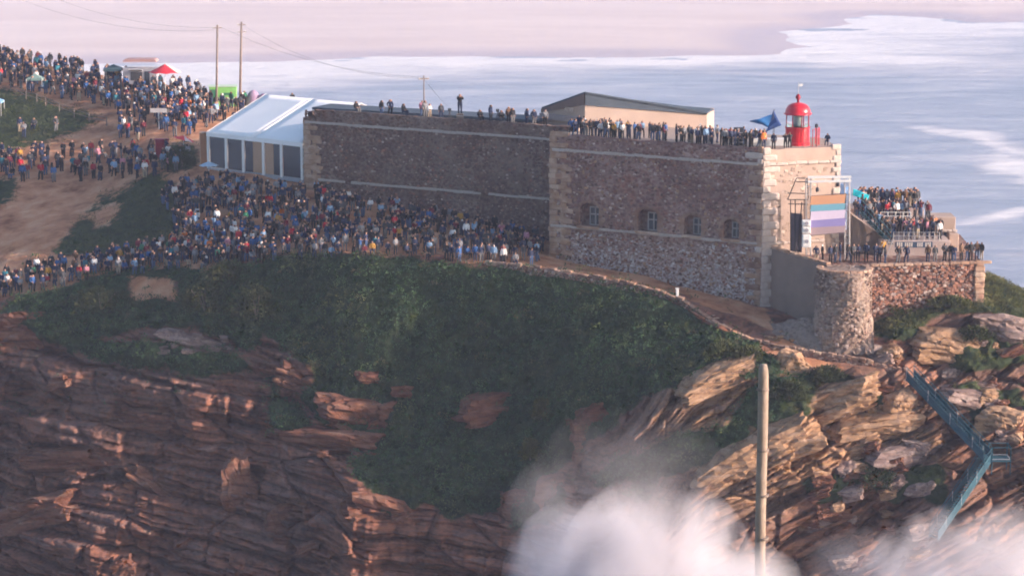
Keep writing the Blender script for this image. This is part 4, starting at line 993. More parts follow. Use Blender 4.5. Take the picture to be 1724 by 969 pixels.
def parasol(q, r_, h, cols, label, tilt=(0.0, 0.0), peak=.45):
    r = empty('parasol', q, label, 'parasol'); ap_ = q + Vector((tilt[0], tilt[1], h + peak))
    m_ = MB(); m_.tube(q, ap_ + Z * .12, .03, n=6); m_.build('pole', M_WHITE, r)
    n = 8; rim = [q + Vector((tilt[0] + r_ * math.cos(2 * math.pi * i / n + .2), tilt[1] + r_ * math.sin(2 * math.pi * i / n + .2), h - tilt[0] * math.cos(2 * math.pi * i / n) * 1.2)) for i in range(n)]
    for i in range(n):
        m_ = MB(); a, b_ = rim[i], rim[(i + 1) % n]; mid = (a + b_) / 2 - Z * -.06
        m_.slab([ap_, a, mid, b_], (0, 0, -.02)); m_.build('canopy_panel', cols[i % len(cols)], r)
        m_ = MB(); m_.tube(ap_ - Z * .3, a - Z * .03, .012, n=4); m_.build('rib', M_STEEL, r)
    return r
MR = mat('red_canvas', (.62, .03, .05), .6, .12); MPW = mat('pale_red_canvas', (.72, .55, .52), .6, .1)
q = stand_on(279, 168); parasol(q, 2.0, 3.3, [MPW, MR, MR, MR, MR, MR, MR, MPW], 'red and white parasol standing over the hillside crowd', peak=1.0)
def stallbox(name, q, w, d, h, m, label, cat, rot=0.0, mtop=None, parts=()):
    r = empty(name, q, label, cat); r.rotation_euler[2] = rot
    m_ = MB(); m_.box(q.x - w / 2, q.x + w / 2, q.y - d / 2, q.y + d / 2, q.z - .2, q.z + h); m_.build('body', m, r, bevel=.08)
    m_ = MB(); m_.box(q.x - w / 2 - .08, q.x + w / 2 + .08, q.y - d / 2 - .08, q.y + d / 2 + .08, q.z + h, q.z + h + .1); m_.build('top', mtop or m, r)
    for (nm, x0, x1, z0, z1, mm) in parts:
        m_ = MB(); m_.box(q.x + x0, q.x + x1, q.y - d / 2 - .03, q.y - d / 2 - .012, q.z + z0, q.z + z1); m_.build(nm, mm, r)
    return r
MGR = mat('bright_green_panel', (.20, .46, .13), .5, .15); MGD = mat('dark_green_panel', (.035, .16, .085), .5, .15); MGP = mat('pale_green_panel', (.50, .62, .48), .5, .1)
q = stand_on(376, 176, .0); stallbox('drinks_stall', q, 3.3, 1.8, 2.2, MGR, 'bright green drinks stall between the two utility poles', 'stall', .1, MGP, (('side_panel', -1.62, -.85, .4, 1.9, MGD), ('counter', -.8, 1.6, .55, .95, MGP), ('menu_board', .0, 1.1, 1.2, 1.5, MGD)))
MPU = mat('purple_tent_fabric', (.20, .09, .20), .7, .2); MPL = mat('lilac_tent_fabric', (.34, .24, .36), .7, .2)
def dome_tent(q, w, d, h, m1, m2, label):
    r = empty('dome_tent', q, label, 'tent', 'purple tents by the marquee'); n, k = 12, 5
    for half, mm in ((0, m1), (1, m2)):
        g = []
        for i in range(n // 2 + 1):
            a = math.pi * half + math.pi * i / (n // 2)
            for j in range(k + 1):
                t = math.pi / 2 * j / k; g.append(q + Vector((w / 2 * math.cos(t) * math.cos(a), d / 2 * math.cos(t) * math.sin(a), h * math.sin(t) - .1)))
        m_ = MB(); m_.add(g, [(i * (k + 1) + j, (i + 1) * (k + 1) + j, (i + 1) * (k + 1) + j + 1, i * (k + 1) + j + 1) for i in range(n // 2) for j in range(k)])
        m_.build('fabric_panel', mm, r, smooth=True)
    m_ = MB(); m_.slab([q + Vector((-.3, -d / 2 - .02, 0)), q + Vector((.3, -d / 2 - .02, 0)), q + Vector((0, -d / 2 * .55, h * .7))], (0, .02, 0)); m_.build('doorway', M_DKMETAL, r)
    return r
dome_tent(stand_on(427, 178), 2.0, 1.8, 2.0, MPU, MPL, 'dark purple dome tent right of the tall pole'); dome_tent(stand_on(443, 180), 1.6, 1.6, 1.7, MPL, MPU, 'lilac dome tent just above the marquee roof')
# sign board on a post
q = stand_on(268, 218); sb = empty('sign_board', q, 'pale blank sign board on a white post in the hillside crowd', 'sign')
m_ = MB(); m_.tube(q - Z * .2, q + Z * 2.3, .09, n=8); m_.build('post', M_WHITE, sb); m_ = MB(); m_.box(q.x - .95, q.x + .95, q.y - .14, q.y - .1, q.z + 1.95, q.z + 2.45); m_.build('board', mat('pale_grey_board', (.50, .47, .47), .7), sb)
# red stalls by the marquee
q = stand_on(273, 262); stallbox('red_cabinet', q, 1.4, .8, 1.75, mat('maroon_panel', (.26, .03, .06), .6), 'maroon cabinet beside the hillside path left of the marquee', 'cabinet', .2, None, (('door', -.6, .6, .2, 1.5, M_DKRED),))
q = stand_on(307, 262); parasol(q, 1.15, 1.75, [MR, MR, MPW, MR], 'low red parasol between the maroon cabinet and the marquee', (.25, 0))
# rope fence along the upper path
fp = [stand_on(x, y) for x, y in ((18, 152), (44, 168), (62, 172), (77, 178), (100, 188), (125, 198), (150, 205), (180, 212))]
fe = empty('rope_fence', fp[0], 'low wooden post and rail fence below the hillside crowd', 'fence')
for p_ in fp:
    m_ = MB(); m_.tube(p_ - Z * .2, p_ + Z * 1.05, .07, .06, 7); m_.build('post', M_WOOD, fe)
for a, b_ in zip(fp, fp[1:]):
    for zz in (.55, .98):
        m_ = MB(); m_.tube(a + Z * zz, b_ + Z * (zz - .02), .035, n=6); m_.build('rail', M_WOOD, fe)
# light blue parasol below the marquee
q = stand_on(352, 306); parasol(q, 1.0, 1.7, [mat('pale_blue_canvas', (.30, .42, .55), .6)], 'pale blue parasol in the crowd at the left foot of the marquee')

# ================================================================== screen, truss and stage gear on the terrace
def lattice(mb, a, b_, w, n, r=.03, up=None):
    """square lattice truss from a to b"""
    a, b_ = Vector(a), Vector(b_); d = (b_ - a).normalized(); u = (Vector((0, 1, 0)) if abs(d.y) < .8 else Vector((1, 0, 0))); v = d.cross(u).normalized(); u = v.cross(d)
    cs = [u * (w / 2) * i + v * (w / 2) * j for i, j in ((-1, -1), (1, -1), (1, 1), (-1, 1))]
    for c in cs: mb.tube(a + c, b_ + c, r, n=5)
    for k in range(n):
        p, q = a.lerp(b_, k / n), a.lerp(b_, (k + 1) / n)
        for i in range(4): mb.tube(p + cs[i], q + cs[(i + 1) % 4], r * .7, n=4); mb.tube(p + cs[i], p + cs[(i + 1) % 4], r * .7, n=4)
SY = 218.6
def SP_(px, py, Y=SY): return P(px, py, Y)
so = SP_(1395, 440); so.z = ZTE
scr = empty('video_screen', so, 'large video screen showing orange, blue, pink and violet stripes', 'screen')
def quadpx(c, y=SY, th=.06):
    return [SP_(px, py, y) for px, py in c]
bk_ = MB(); bk_.slab(quadpx([(1363, 397), (1422, 392), (1425, 326), (1365, 330)]), (0, .25, 0)); bk_.build('cabinet', M_DKMETAL, scr)
ST = [('orange', (.60, .30, .17), (330, 327), (345, 342)), ('blue', (.16, .36, .46), (345, 342), (356, 353)), ('pink', (.62, .52, .66), (356, 353), (371, 367)), ('violet', (.26, .22, .46), (371, 367), (383, 380)), ('brown', (.36, .26, .28), (383, 380), (396, 391))]
for nm, c, (l0, r0), (l1, r1) in ST:
    m_ = MB(); m_.slab(quadpx([(1364, l1), (1422, r1), (1424, r0), (1365.5, l0)], SY - .02), (0, .015, 0)); o = m_.build('image_stripe', mat('screen_' + nm, c, .5, .05, emit=.07), scr); o['label'] = nm + ' stripe of the screen image'
tr_ = empty('stage_truss', so + Vector((0, .4, 0)), 'metal stage truss with white top beams holding the video screen', 'truss')
for (a, b_, nm) in (((1426, 442), (1426, 300), 'tower'), ((1361, 442), (1361, 300), 'tower')):
    m_ = MB(); A, B = SP_(*a, SY + .35), SP_(*b_, SY + .35); A.z = ZTE; lattice(m_, A, B, .42, 10, .035); m_.build(nm, M_STEEL, tr_)
for py in (298.5, 305.5):
    m_ = MB(); a, b_ = SP_(1360, py, SY + .1), SP_(1433, py - 1, SY + .1); m_.obox((a + b_) / 2, (b_ - a) / 2, Vector((0, .12, 0)), Z * .09); m_.build('beam', M_WHITE, tr_)
for px in (1368, 1390, 1412, 1430):
    m_ = MB(); m_.tube(SP_(px, 305, SY + .1), SP_(px, 298.5, SY + .1), .03, n=5); m_.build('strut', M_WHITE, tr_)
ld = empty('lighting_rig', SP_(1340, 436, 219.2), 'thin dark scaffold frame left of the video screen', 'scaffold')
def rig(pts, nm='scaffold_tube', r=.045):
    for a, b_ in pts:
        m_ = MB(); m_.tube(SP_(*a, 219.2), SP_(*b_, 219.2), r, n=6); m_.build(nm, M_DKMETAL, ld)
rig([((1326, 336), (1341, 300)), ((1341, 300), (1359, 300)), ((1359, 300), (1361, 336)), ((1326, 336), (1361, 336)), ((1326, 325), (1360, 326)), ((1341, 306), (1360, 306)), ((1331, 336), (1331, 425)), ((1339, 336), (1339, 427)), ((1350, 340), (1343, 428)), ((1354, 336), (1354, 372)), ((1327, 343), (1360, 344))])
m_ = MB(); m_.slab([SP_(1331, 358, 219.3), SP_(1351, 360, 219.3), SP_(1350, 425, 219.3), SP_(1331, 422, 219.3)], (0, .08, 0)); m_.build('dark_drape', mat('grey_drape', (.12, .10, .12), .9), ld)
for k, (py0, py1) in enumerate(((371, 381), (382, 393), (395, 417))):
    a, b_ = SP_(1351, py1, 218.2), SP_(1365, py0, 218.2); q = Vector(((a.x + b_.x) / 2, 218.2, a.z))
    r = empty('loudspeaker', q, ('top', 'middle', 'bottom')[k] + ' white loudspeaker of the stack left of the video screen', 'loudspeaker', 'white loudspeakers')
    m_ = MB(); m_.box(a.x, b_.x, 218.2, 218.8, a.z, b_.z); m_.build('cabinet', M_WHITE, r, bevel=.05)
    m_ = MB(); m_.tube(Vector((q.x, 218.19, (a.z + b_.z) / 2)), Vector((q.x, 218.16, (a.z + b_.z) / 2)), .17, n=14); m_.build('cone', mat('speaker_grey', (.30, .29, .33), .7), r)
for px, py, hh in ((1376, 321, .5), (1411, 312, .7)):
    q = SP_(px, py, SY + .1); r = empty('stage_light', q, ('small' if hh < .6 else 'larger') + ' black stage light hanging under the white truss beams', 'stage light', 'hanging stage lights')
    m_ = MB(); m_.lathe(q, [(.10, -.1), (.16, 0), (.14, .25), (.05, .32)], 12); m_.build('housing', M_DKMETAL, r); m_ = MB(); m_.tube(q + Z * .3, SP_(px, 305, SY + .1), .02, n=5); m_.build('hanger', M_DKMETAL, r)
# turquoise and blue banners behind
def drape(name, pts, Y, cm, label):
    c = [SP_(px, py, Y) for px, py in pts]; n = 10; g = []
    for i in range(n + 1):
        for j in range(n + 1):
            s_, t = i / n, j / n; p = c[0].lerp(c[1], s_).lerp(c[3].lerp(c[2], s_), t) + Vector((0, .12 * math.sin(7 * s_ + 2 * t), .03 * math.sin(5 * s_))); g.append(p)
    r = empty(name, c[3], label, 'banner'); m_ = MB(); m_.add(g, [(i * (n + 1) + j, (i + 1) * (n + 1) + j, (i + 1) * (n + 1) + j + 1, i * (n + 1) + j + 1) for i in range(n) for j in range(n)])
    o = m_.build('cloth', cm, r, smooth=True); sm = o.modifiers.new('t', 'SOLIDIFY'); sm.thickness = .012
    for k in (0, 1):
        e = c[0 if k == 0 else 1]; f = c[3 if k == 0 else 2]; m_ = MB(); m_.tube(e + Z * .1, Vector((f.x, f.y, f.z - 1.3)), .025, n=5); m_.build('banner_pole', M_STEEL, r)
drape('turquoise_banner', [(1436, 318), (1464, 328), (1461, 337), (1434, 329)], 226.0, mat('turquoise_cloth', (.02, .52, .66), .5, .1), 'bright turquoise banner held above the seaward crowd')
drape('blue_banner', [(1411, 309), (1431, 313), (1430, 328), (1412, 327)], 224.5, mat('mid_blue_cloth', (.16, .32, .62), .6, .2), 'mid blue banner behind the right end of the truss beams')

# ================================================================== seaward steps: tiers, rails, guard house
steps = empty('seaward_steps', P(1520, 446, 221), 'pinkish stone tiers crowded with people at the seaward end of the terrace', 'grandstand')
M_TIER = mat('pink_limewash', (.46, .36, .33), .9, .2, 1.2, .4)
tiers = [(1482, 1600, 405, 221.0, 225.2), (1438, 1572, 372, 225.2, 228.8), (1436, 1556, 352, 228.8, 232.5)]
TZ = []
for k, (pa, pb, py, ya, yb) in enumerate(tiers):
    a, b_ = P(pa, py, ya), P(pb, py, ya); TZ.append((a.x, b_.x, ya, yb, a.z))
    m_ = MB(); m_.box(a.x, b_.x, ya, yb, ZTE - 2, a.z); o = m_.build('tier', M_TIER, steps, bevel=.04)
a, b_ = P(1434, 356, 222.3), P(1484, 440, 222.3)
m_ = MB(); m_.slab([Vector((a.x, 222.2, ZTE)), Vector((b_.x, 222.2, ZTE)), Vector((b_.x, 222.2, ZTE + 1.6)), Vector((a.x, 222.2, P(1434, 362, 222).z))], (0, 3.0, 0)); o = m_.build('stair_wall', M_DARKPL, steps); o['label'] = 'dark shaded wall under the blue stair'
sa_, sb_ = P(1448, 352, 221.9), P(1500, 407, 221.4)
for k in range(14):
    c = sa_.lerp(sb_, (k + .5) / 14); m_ = MB(); m_.box(c.x - .24, c.x + .24, c.y - .55, c.y + .25, c.z - .22, c.z - .16); m_.build('stair_tread', M_BLUESTEEL, steps)
for dy in (-.55, .25):
    for zz in (0, .5, .95):
        m_ = MB(); m_.tube(sa_ + Vector((0, dy, zz)), sb_ + Vector((0, dy, zz)), .035, n=6); m_.build('stair_rail', M_BLUESTEEL, steps)
def railing(a, b_, h, n, root, m, bars=(1.0, .55)):
    a, b_ = Vector(a), Vector(b_)
    for k in range(n + 1):
        p = a.lerp(b_, k / n); m_ = MB(); m_.tube(p, p + Z * h, .035, n=6); m_.build('rail_post', m, root)
    for f in bars:
        m_ = MB(); m_.tube(a + Z * h * f, b_ + Z * h * f, .03, n=6); m_.build('rail_bar', m, root)
x0, x1, ya, yb, zz = TZ[0]; railing((x0 + 1.2, ya + .08, zz), (x1 - 1.0, ya + .08, zz), .75, 9, steps, M_STEEL)
m_ = MB(); m_.box(x0 + 1.4, x1 - 1.6, ya - .03, ya - .008, zz - .62, zz - .1); ban = m_.build('banner_strip', mat('dark_blue_banner', (.05, .08, .14), .7), steps); ban['label'] = 'dark banner with broken pale lettering under the lowest tier rail'
for k in range(17):
    if k in (3, 8, 9, 13): continue
    xx = x0 + 1.5 + (x1 - x0 - 3.2) * k / 17; m_ = MB(); m_.box(xx, xx + .12, ya - .05, ya - .034, zz - .55, zz - .16); m_.build('banner_letter', MATS['pale_lettering'], ban)
x0, x1, ya, yb, zz = TZ[1]; railing((x0 + 2.4, ya + .1, zz), (x0 + 5.2, ya + .1, zz), .8, 4, steps, M_WHITE)
for k in range(3):
    a_, b__ = P(1474 + 9 * k, 432, 219.6), P(1492 + 6 * k, 402, 219.8); m_ = MB(); m_.tube(a_, b__, .035, n=6); m_.build('stair_rail', M_STEEL, steps)
# stone guard house at the far right
ga, gb = P(1569, 400, 224.5), P(1608, 400, 224.5); gz = P(1590, 365, 224.5).z
gh = empty('guard_house', (ga.x, 224.5, ZTE), 'small sunlit block of sandy masonry at the right end of the tiers', 'guard house')
m_ = MB(); m_.box(ga.x, gb.x, 224.5, 227.0, ZTE - 2, gz); m_.build('wall', M_PLASTER, gh, bevel=.05)
for k in range(5):
    L = (gb.x - ga.x + .3) / 5; stone('cornice_stone', QSTW, gh, (ga.x - .15 + L * (k + .5), 224.5, P(1590, 388, 224.5).z), Vector((L * .98, 0, 0)), Vector((0, .4, 0)), Z * .22)
m_ = MB(); m_.box(P(1597, 395, 224).x, P(1613, 395, 224).x, 223.6, 224.4, ZTE - 2, P(1600, 392, 224).z); m_.build('buttress', M_PLASTER, gh, bevel=.05)
m_ = MB(); m_.box(P(1592, 398, 223.5).x, P(1597, 398, 223.5).x, 224.44, 224.49, P(1592, 400, 224).z, P(1592, 388, 224).z); m_.build('loophole', M_DKMETAL, gh)

# ================================================================== path wall, sign post, blue stairs, foreground post
pw = [P(*q) for q in ((815,446,224.2),(860,450,222.9),(930,459,221.2),(1000,470,219.8),(1080,486,217.9),(1140,506,216.2),(1200,546,213.8),(1260,575,212.3),(1320,588,211.3),(1400,601,210.2),(1460,611,209.7),(1530,630,209.4))]
pth = empty('path_wall', pw[5] - Z * 1, 'low rubble wall stepping down along the cliff path below the fort', 'wall')
for k, (a, b_) in enumerate(zip(pw, pw[1:])):
    d = Vector((b_.x - a.x, b_.y - a.y, 0)); n = Vector((d.y, -d.x, 0)).normalized()
    m_ = MB(); m_.slab([a - Z * 1.8, b_ - Z * 1.8, b_ + Z * .2, a + Z * .2], n * -.42); m_.build('wall_length', M_TERR, pth)
    Lk = (b_ - a).length; dd = (b_ - a).normalized(); u = 0; r = random.Random(40 + k)
    while u < Lk:
        L = r.uniform(.4, .8); c = a + dd * (u + L / 2) - n * .21
        nz = dd.cross(n).normalized(); nz = nz if nz.z > 0 else -nz
        stone('coping_stone', QST + QSB + QSB, pth, c + Z * r.uniform(.12, .3) + n * r.uniform(-.08, .08), dd * L * r.uniform(.8, 1.0), n * -r.uniform(.4, .62), nz * .26 * r.uniform(.7, 1.5), r); u += L
    rubble('rubble_stones', pth, int(Lk * 34), lambda r, a=a, dd=dd, Lk=Lk, n=n: (a + dd * r.uniform(0, Lk) - Z * r.uniform(-.15, 1.1) + n * .0, Vector((dd.x, dd.y, 0)).normalized(), n), (PALE, MIDC, DARK, REDB, (.34, .2, .14)), (1.5, 3, 2, 2, 2), .12, .34, .09, seed=60 + k)
for k in range(9):     # path steps by the corner
    t = k / 8; a = P(1165 + 62 * t, 520 + 34 * t, 216.6 - 2.2 * t); stone('step', QST, pth, a, Vector((1.5, .9, 0)), Vector((-.25, .42, 0)), Z * .22)
q = P(1140, 500, 217.0); sp = empty('marker_post', q - Z * .1, 'short white marker post at the bend of the cliff path', 'post')
m_ = MB(); m_.box(q.x - .12, q.x + .12, q.y - .1, q.y + .1, q.z - .3, q.z + .75); m_.build('post', M_WHITE, sp, bevel=.03); m_ = MB(); m_.box(q.x - .16, q.x + .16, q.y - .14, q.y + .14, q.z + .75, q.z + .83); m_.build('cap', M_WHITE, sp)
b0, b1, b2 = P(1532, 636, 208.6), P(1662, 772, 202.6), P(1572, 905, 199.2)
stair = empty('cliff_stair', b1 - Z * 3, 'blue steel staircase zigzagging down the right hand cliff', 'staircase')
def flight(a, b_, n, wid):
    d = (b_ - a); dh = Vector((d.x, d.y, 0)).normalized(); sd_ = Vector((-dh.y, dh.x, 0)) * (1 if dh.x > 0 else -1)
    for k in range(n):
        c = a.lerp(b_, (k + .5) / n); m_ = MB(); m_.obox(c, dh * .17, sd_ * (wid / 2), Z * .025); m_.build('tread', M_BLUESTEEL, stair)
    for s_ in (-1, 1):
        o_ = sd_ * (wid / 2) * s_; m_ = MB(); m_.obox((a + b_) / 2 + o_, d / 2, sd_.normalized() * .025, Z * .10); m_.build('stringer', M_BLUESTEEL, stair)
        m_ = MB(); m_.slab([a + o_ + Z * .1, b_ + o_ + Z * .1, b_ + o_ + Z * .62, a + o_ + Z * .62], sd_.normalized() * .012); m_.build('side_panel', M_BLUESTEEL, stair)
        for hh in (.35, .7, 1.05): m_ = MB(); m_.tube(a + o_ + Z * hh, b_ + o_ + Z * hh, .035, n=6); m_.build('handrail', M_BLUESTEEL, stair)
        for k in range(8):
            c = a.lerp(b_, k / 7) + o_; m_ = MB(); m_.tube(c, c + Z * 1.05, .03, n=6); m_.build('baluster', M_BLUESTEEL if k % 2 else M_STEEL, stair)
flight(b0, b1, 34, 1.05); flight(b1, b2, 30, 1.05)
l0, l1 = P(1668, 803, 202.4), P(1699, 803, 202.4); lz = l0.z
m_ = MB(); m_.box(b1.x - .4, l1.x, 202.0, 203.8, b1.z - .1, b1.z); m_.build('landing', M_BLUESTEEL, stair)
for p_, q_ in (((l0.x, 202.1), (l1.x, 202.1)), ((l1.x, 202.1), (l1.x, 203.7)), ((l0.x, 203.7), (l1.x, 203.7))):
    a, b_ = Vector((*p_, b1.z)), Vector((*q_, b1.z))
    for hh in (.1, 1.1): m_ = MB(); m_.tube(a + Z * hh, b_ + Z * hh, .04, n=6); m_.build('handrail', M_STEEL if hh < .5 else M_BLUESTEEL, stair)
    for e in (a, b_): m_ = MB(); m_.tube(e - Z * 1.2, e + Z * 1.1, .045, n=6); m_.build('post', M_BLUESTEEL, stair)
# foreground timber post
pt = P(1285, 613, 70.0); pb_ = Vector((P(1281, 940, 70).x, 70.0, float(near_z(np.array([6.9]), np.array([70.0]))[0]) - .5))
fpst = empty('timber_post', pb_, 'tall bare timber post standing in the foreground', 'post')
m_ = MB(); n = 60; rr_ = random.Random(2); ring = 14; g = []
for k in range(n + 1):
    t = k / n; c = pb_.lerp(pt, t); rad = .150 + .012 * (1 - t) + rr_.uniform(-.003, .003) - (.05 if k == n else (.012 if k == n - 1 else 0)); c = c + Vector((.012 * math.sin(t * 9), 0, 0))
    g += [c + Vector((rad * math.cos(2 * math.pi * i / ring), rad * math.sin(2 * math.pi * i / ring), 0)) for i in range(ring)]
m_.add(g, [(k * ring + i, k * ring + (i + 1) % ring, (k + 1) * ring + (i + 1) % ring, (k + 1) * ring + i) for k in range(n) for i in range(ring)] + [tuple(range(n * ring, (n + 1) * ring))]); m_.build('shaft', M_POST, fpst, smooth=True)
for py in (655, 757, 833, 905):
    c = P(1284.2, py, 70.0); m_ = MB(); m_.lathe(c, [(.172, -.035), (.178, 0), (.172, .035)], 14); m_.build('band', M_WOOD, fpst)

# ================================================================== loose rocks and ledges of the cliff
def rock_mesh(name, seed, m, strat=1.0):
    bm = bmesh.new(); bmesh.ops.create_cube(bm, size=1.0); bmesh.ops.subdivide_edges(bm, edges=list(bm.edges), cuts=13, use_grid_fill=True)
    co = np.array([v.co[:] for v in bm.verts]); ln = np.linalg.norm(co, axis=1, keepdims=True); co = co * .62 + co / np.maximum(ln, 1e-6) * .5 * .38
    k = seed * 7.3; x, y, z = co[:, 0] + k, co[:, 1] - k, co[:, 2]
    big = fbm(x * 1.7, y * 1.7, z * 1.7, 2, seed) * .34; mid_ = fbm(x * 5, y * 5, z * 7, 3, seed + 5) * .12
    t = z * 5.5 + fbm(x * 1.5, y * 1.5, z, 2, seed + 9) * 1.3 + 50; b_ = np.floor(t); f = t - b_
    lay = (_hash(b_, b_ * 0, b_ * 0, seed) - .5) * .30 - .10 * np.exp(-(f / .14) ** 2)
    cv, ce = cells(x * 2.4 + y, t * .55, seed); blk = (cv - .5) * .16 - .10 * np.exp(-(ce / .06) ** 2)
    co2 = co * (1 + big + mid_)[:, None]; co2[:, :2] *= (1 + (lay + blk) * strat)[:, None]
    for v, c in zip(bm.verts, co2): v.co = c
    me = bpy.data.meshes.new(name); bm.to_mesh(me); bm.free(); me.materials.append(m)
    return me
RK_R = [rock_mesh('red_rock', i, M_RED) for i in range(4)]; RK_O = [rock_mesh('ochre_rock', i + 10, M_OCH) for i in range(4)]; RK_G = [rock_mesh('grey_rock', i + 20, M_GREYROCK) for i in range(3)]
def rock(name, meshes, px, py, wpx, hpx, dm, tilt, r, sink=.35):
    h = hit(px, py)
    if h is None: return
    s = h.y / FPX; w, hh = wpx * s, hpx * s; o = link(name, r.choice(meshes), LAND)
    o.location = h + Vector((0, dm * sink, 0)); o.scale = (w, dm, hh); o.rotation_euler = (r.uniform(-.15, .15), math.radians(-tilt) + r.uniform(-.1, .1), r.uniform(-.4, .4)); return o
r = random.Random(77)
for a in ((598,700,118,62,3.6,-14,RK_R),(833,690,135,58,3.8,8,RK_R),(505,640,90,44,3.0,-22,RK_R),(560,745,170,40,3.4,4,RK_R),(335,578,130,30,3.2,-6,RK_G),(120,780,170,56,4.0,6,RK_R),(60,870,150,50,4.0,16,RK_R),(270,830,140,44,3.5,-28,RK_R),
          (400,830,60,120,3.0,12,RK_R),(230,715,190,66,5,8,RK_R),(640,870,140,70,4,-14,RK_R),(480,900,90,110,3.4,6,RK_R),(1215,640,150,46,3.6,20,RK_O),(1190,680,190,40,3.4,24,RK_O),(1335,625,60,70,2.0,52,RK_O),(1400,690,190,60,4,30,RK_O),
          (1300,760,180,70,4,30,RK_O),(1480,715,150,44,3.4,16,RK_O),(1440,760,120,34,3,22,RK_O),(1530,770,140,50,3.6,4,RK_G),(1235,790,130,70,3.6,36,RK_O),(1520,690,60,50,2.6,4,RK_O),(1600,590,120,60,3.6,-8,RK_O),(1690,570,100,60,3.6,-6,RK_G),
          (1640,680,110,44,3.0,-10,RK_G),(1560,600,90,46,3.0,8,RK_R),(975,740,36,80,2.2,8,RK_R),(870,850,60,50,2.4,0,RK_R),(930,830,60,60,2.4,10,RK_R),(1000,700,46,40,2.0,20,RK_R),(1690,720,80,60,3,0,RK_O),(1480,600,50,30,1.6,0,RK_G),(30,560,90,60,3,10,RK_R)):
    rock('rock_ledge', a[6], a[0], a[1], a[2], a[3], a[4], a[5], r)
for _ in range(105):
    z = r.random()
    if z < .5: px, py, mm = r.uniform(1360, 1560), r.uniform(770, 960), r.choice((RK_O, RK_R, RK_G, RK_R))
    elif z < .8: px, py, mm = r.uniform(1440, 1724), r.uniform(560, 780), r.choice((RK_O, RK_G, RK_R))
    else: px, py, mm = r.uniform(0, 700), r.uniform(620, 960), RK_R
    if 1520 < px < 1690 and 620 < py < 910 and abs(px - (1532 + (py - 636) * .95)) < 40: continue
    s = r.uniform(10, 34); rock('boulder', mm, px, py, s * r.uniform(1, 1.7), s * r.uniform(.6, 1), s * .05 * r.uniform(.8, 1.3), r.uniform(-10, 30), r, .1)
for _ in range(26):
    rock('boulder', RK_O, 1310 + r.uniform(-20, 140), 590 + r.uniform(-40, 10), r.uniform(8, 16), r.uniform(6, 11), .5, 0, r, .1)
for _ in range(26):
    rock('boulder', RK_G, r.uniform(270, 390), 577 + r.uniform(-12, 18), r.uniform(8, 26), r.uniform(6, 12), .7, 0, r, .1)

# ================================================================== plant cover
def scatter_points(n, wfun):
    c = LV.reshape(-1, 3)[LF].mean(1); q = LV.reshape(-1, 3)[LF]
    ar = np.linalg.norm(np.cross(q[:, 2] - q[:, 0], q[:, 3] - q[:, 1]), axis=1) * .5
    w = wfun(c) * ar; w = w / w.sum(); f = RNG.choice(len(LF), n, p=w)
    a, b = RNG.random(n)[:, None], RNG.random(n)[:, None]; p = (q[f, 0] * (1 - a) + q[f, 1] * a) * (1 - b) + (q[f, 3] * (1 - a) + q[f, 2] * a) * b
    nr = np.cross(q[f, 2] - q[f, 0], q[f, 3] - q[f, 1]); nr /= np.linalg.norm(nr, axis=1, keepdims=True) + 1e-9; nr[nr[:, 2] < 0] *= -1
    return p, nr, f
def face_mean(a): return a.reshape(-1)[LF].mean(1)
VEGF, PXF, PYF = face_mean(LM['veg']), face_mean(LM['U']), face_mean(LM['PY'])
M_LEAF = mat_attr('foliage_leaves', .8, .15, var=.35, scale=.7)
def leaf_mesh(name, P0, UP, size, cols, k, spread, asp=.45):
    """k narrow leaves round every point, leaning outwards from UP"""
    n = len(P0); P0 = np.repeat(P0, k, 0); UP = np.repeat(UP, k, 0); sz = np.repeat(size, k)[:, None] * RNG.uniform(.6, 1.25, (n * k, 1)); C = np.repeat(cols, k, 0) * RNG.uniform(.7, 1.3, (n * k, 1))
    rd = RNG.normal(size=(n * k, 3)); rd /= np.linalg.norm(rd, axis=1, keepdims=True)
    d = UP + rd * spread; d /= np.linalg.norm(d, axis=1, keepdims=True); sx = np.cross(d, RNG.normal(size=(n * k, 3))); sx /= np.linalg.norm(sx, axis=1, keepdims=True)
    b = P0 + rd * sz * .45; tip = b + d * sz; mid = b + d * sz * .5
    V = np.stack([b, mid + sx * sz * asp * .5, tip, mid - sx * sz * asp * .5], 1).reshape(-1, 3); m = n * k
    me = bpy.data.meshes.new(name); me.vertices.add(m * 4); me.vertices.foreach_set('co', V.reshape(-1).astype(np.float32))
    me.loops.add(m * 4); me.loops.foreach_set('vertex_index', np.arange(m * 4, dtype=np.int32)); me.polygons.add(m)
    me.polygons.foreach_set('loop_start', np.arange(0, m * 4, 4, dtype=np.int32)); me.polygons.foreach_set('loop_total', np.full(m, 4, np.int32)); me.update(calc_edges=True)
    at = me.color_attributes.new('Col', 'FLOAT_COLOR', 'CORNER'); cc = np.repeat(np.concatenate([C, np.ones((m, 1))], 1), 4, 0); at.data.foreach_set('color', cc.reshape(-1).astype(np.float32))
    me.materials.append(M_LEAF); return me
def lerp3(a, b, t): return np.array(a)[None] * (1 - t[:, None]) + np.array(b)[None] * t[:, None]
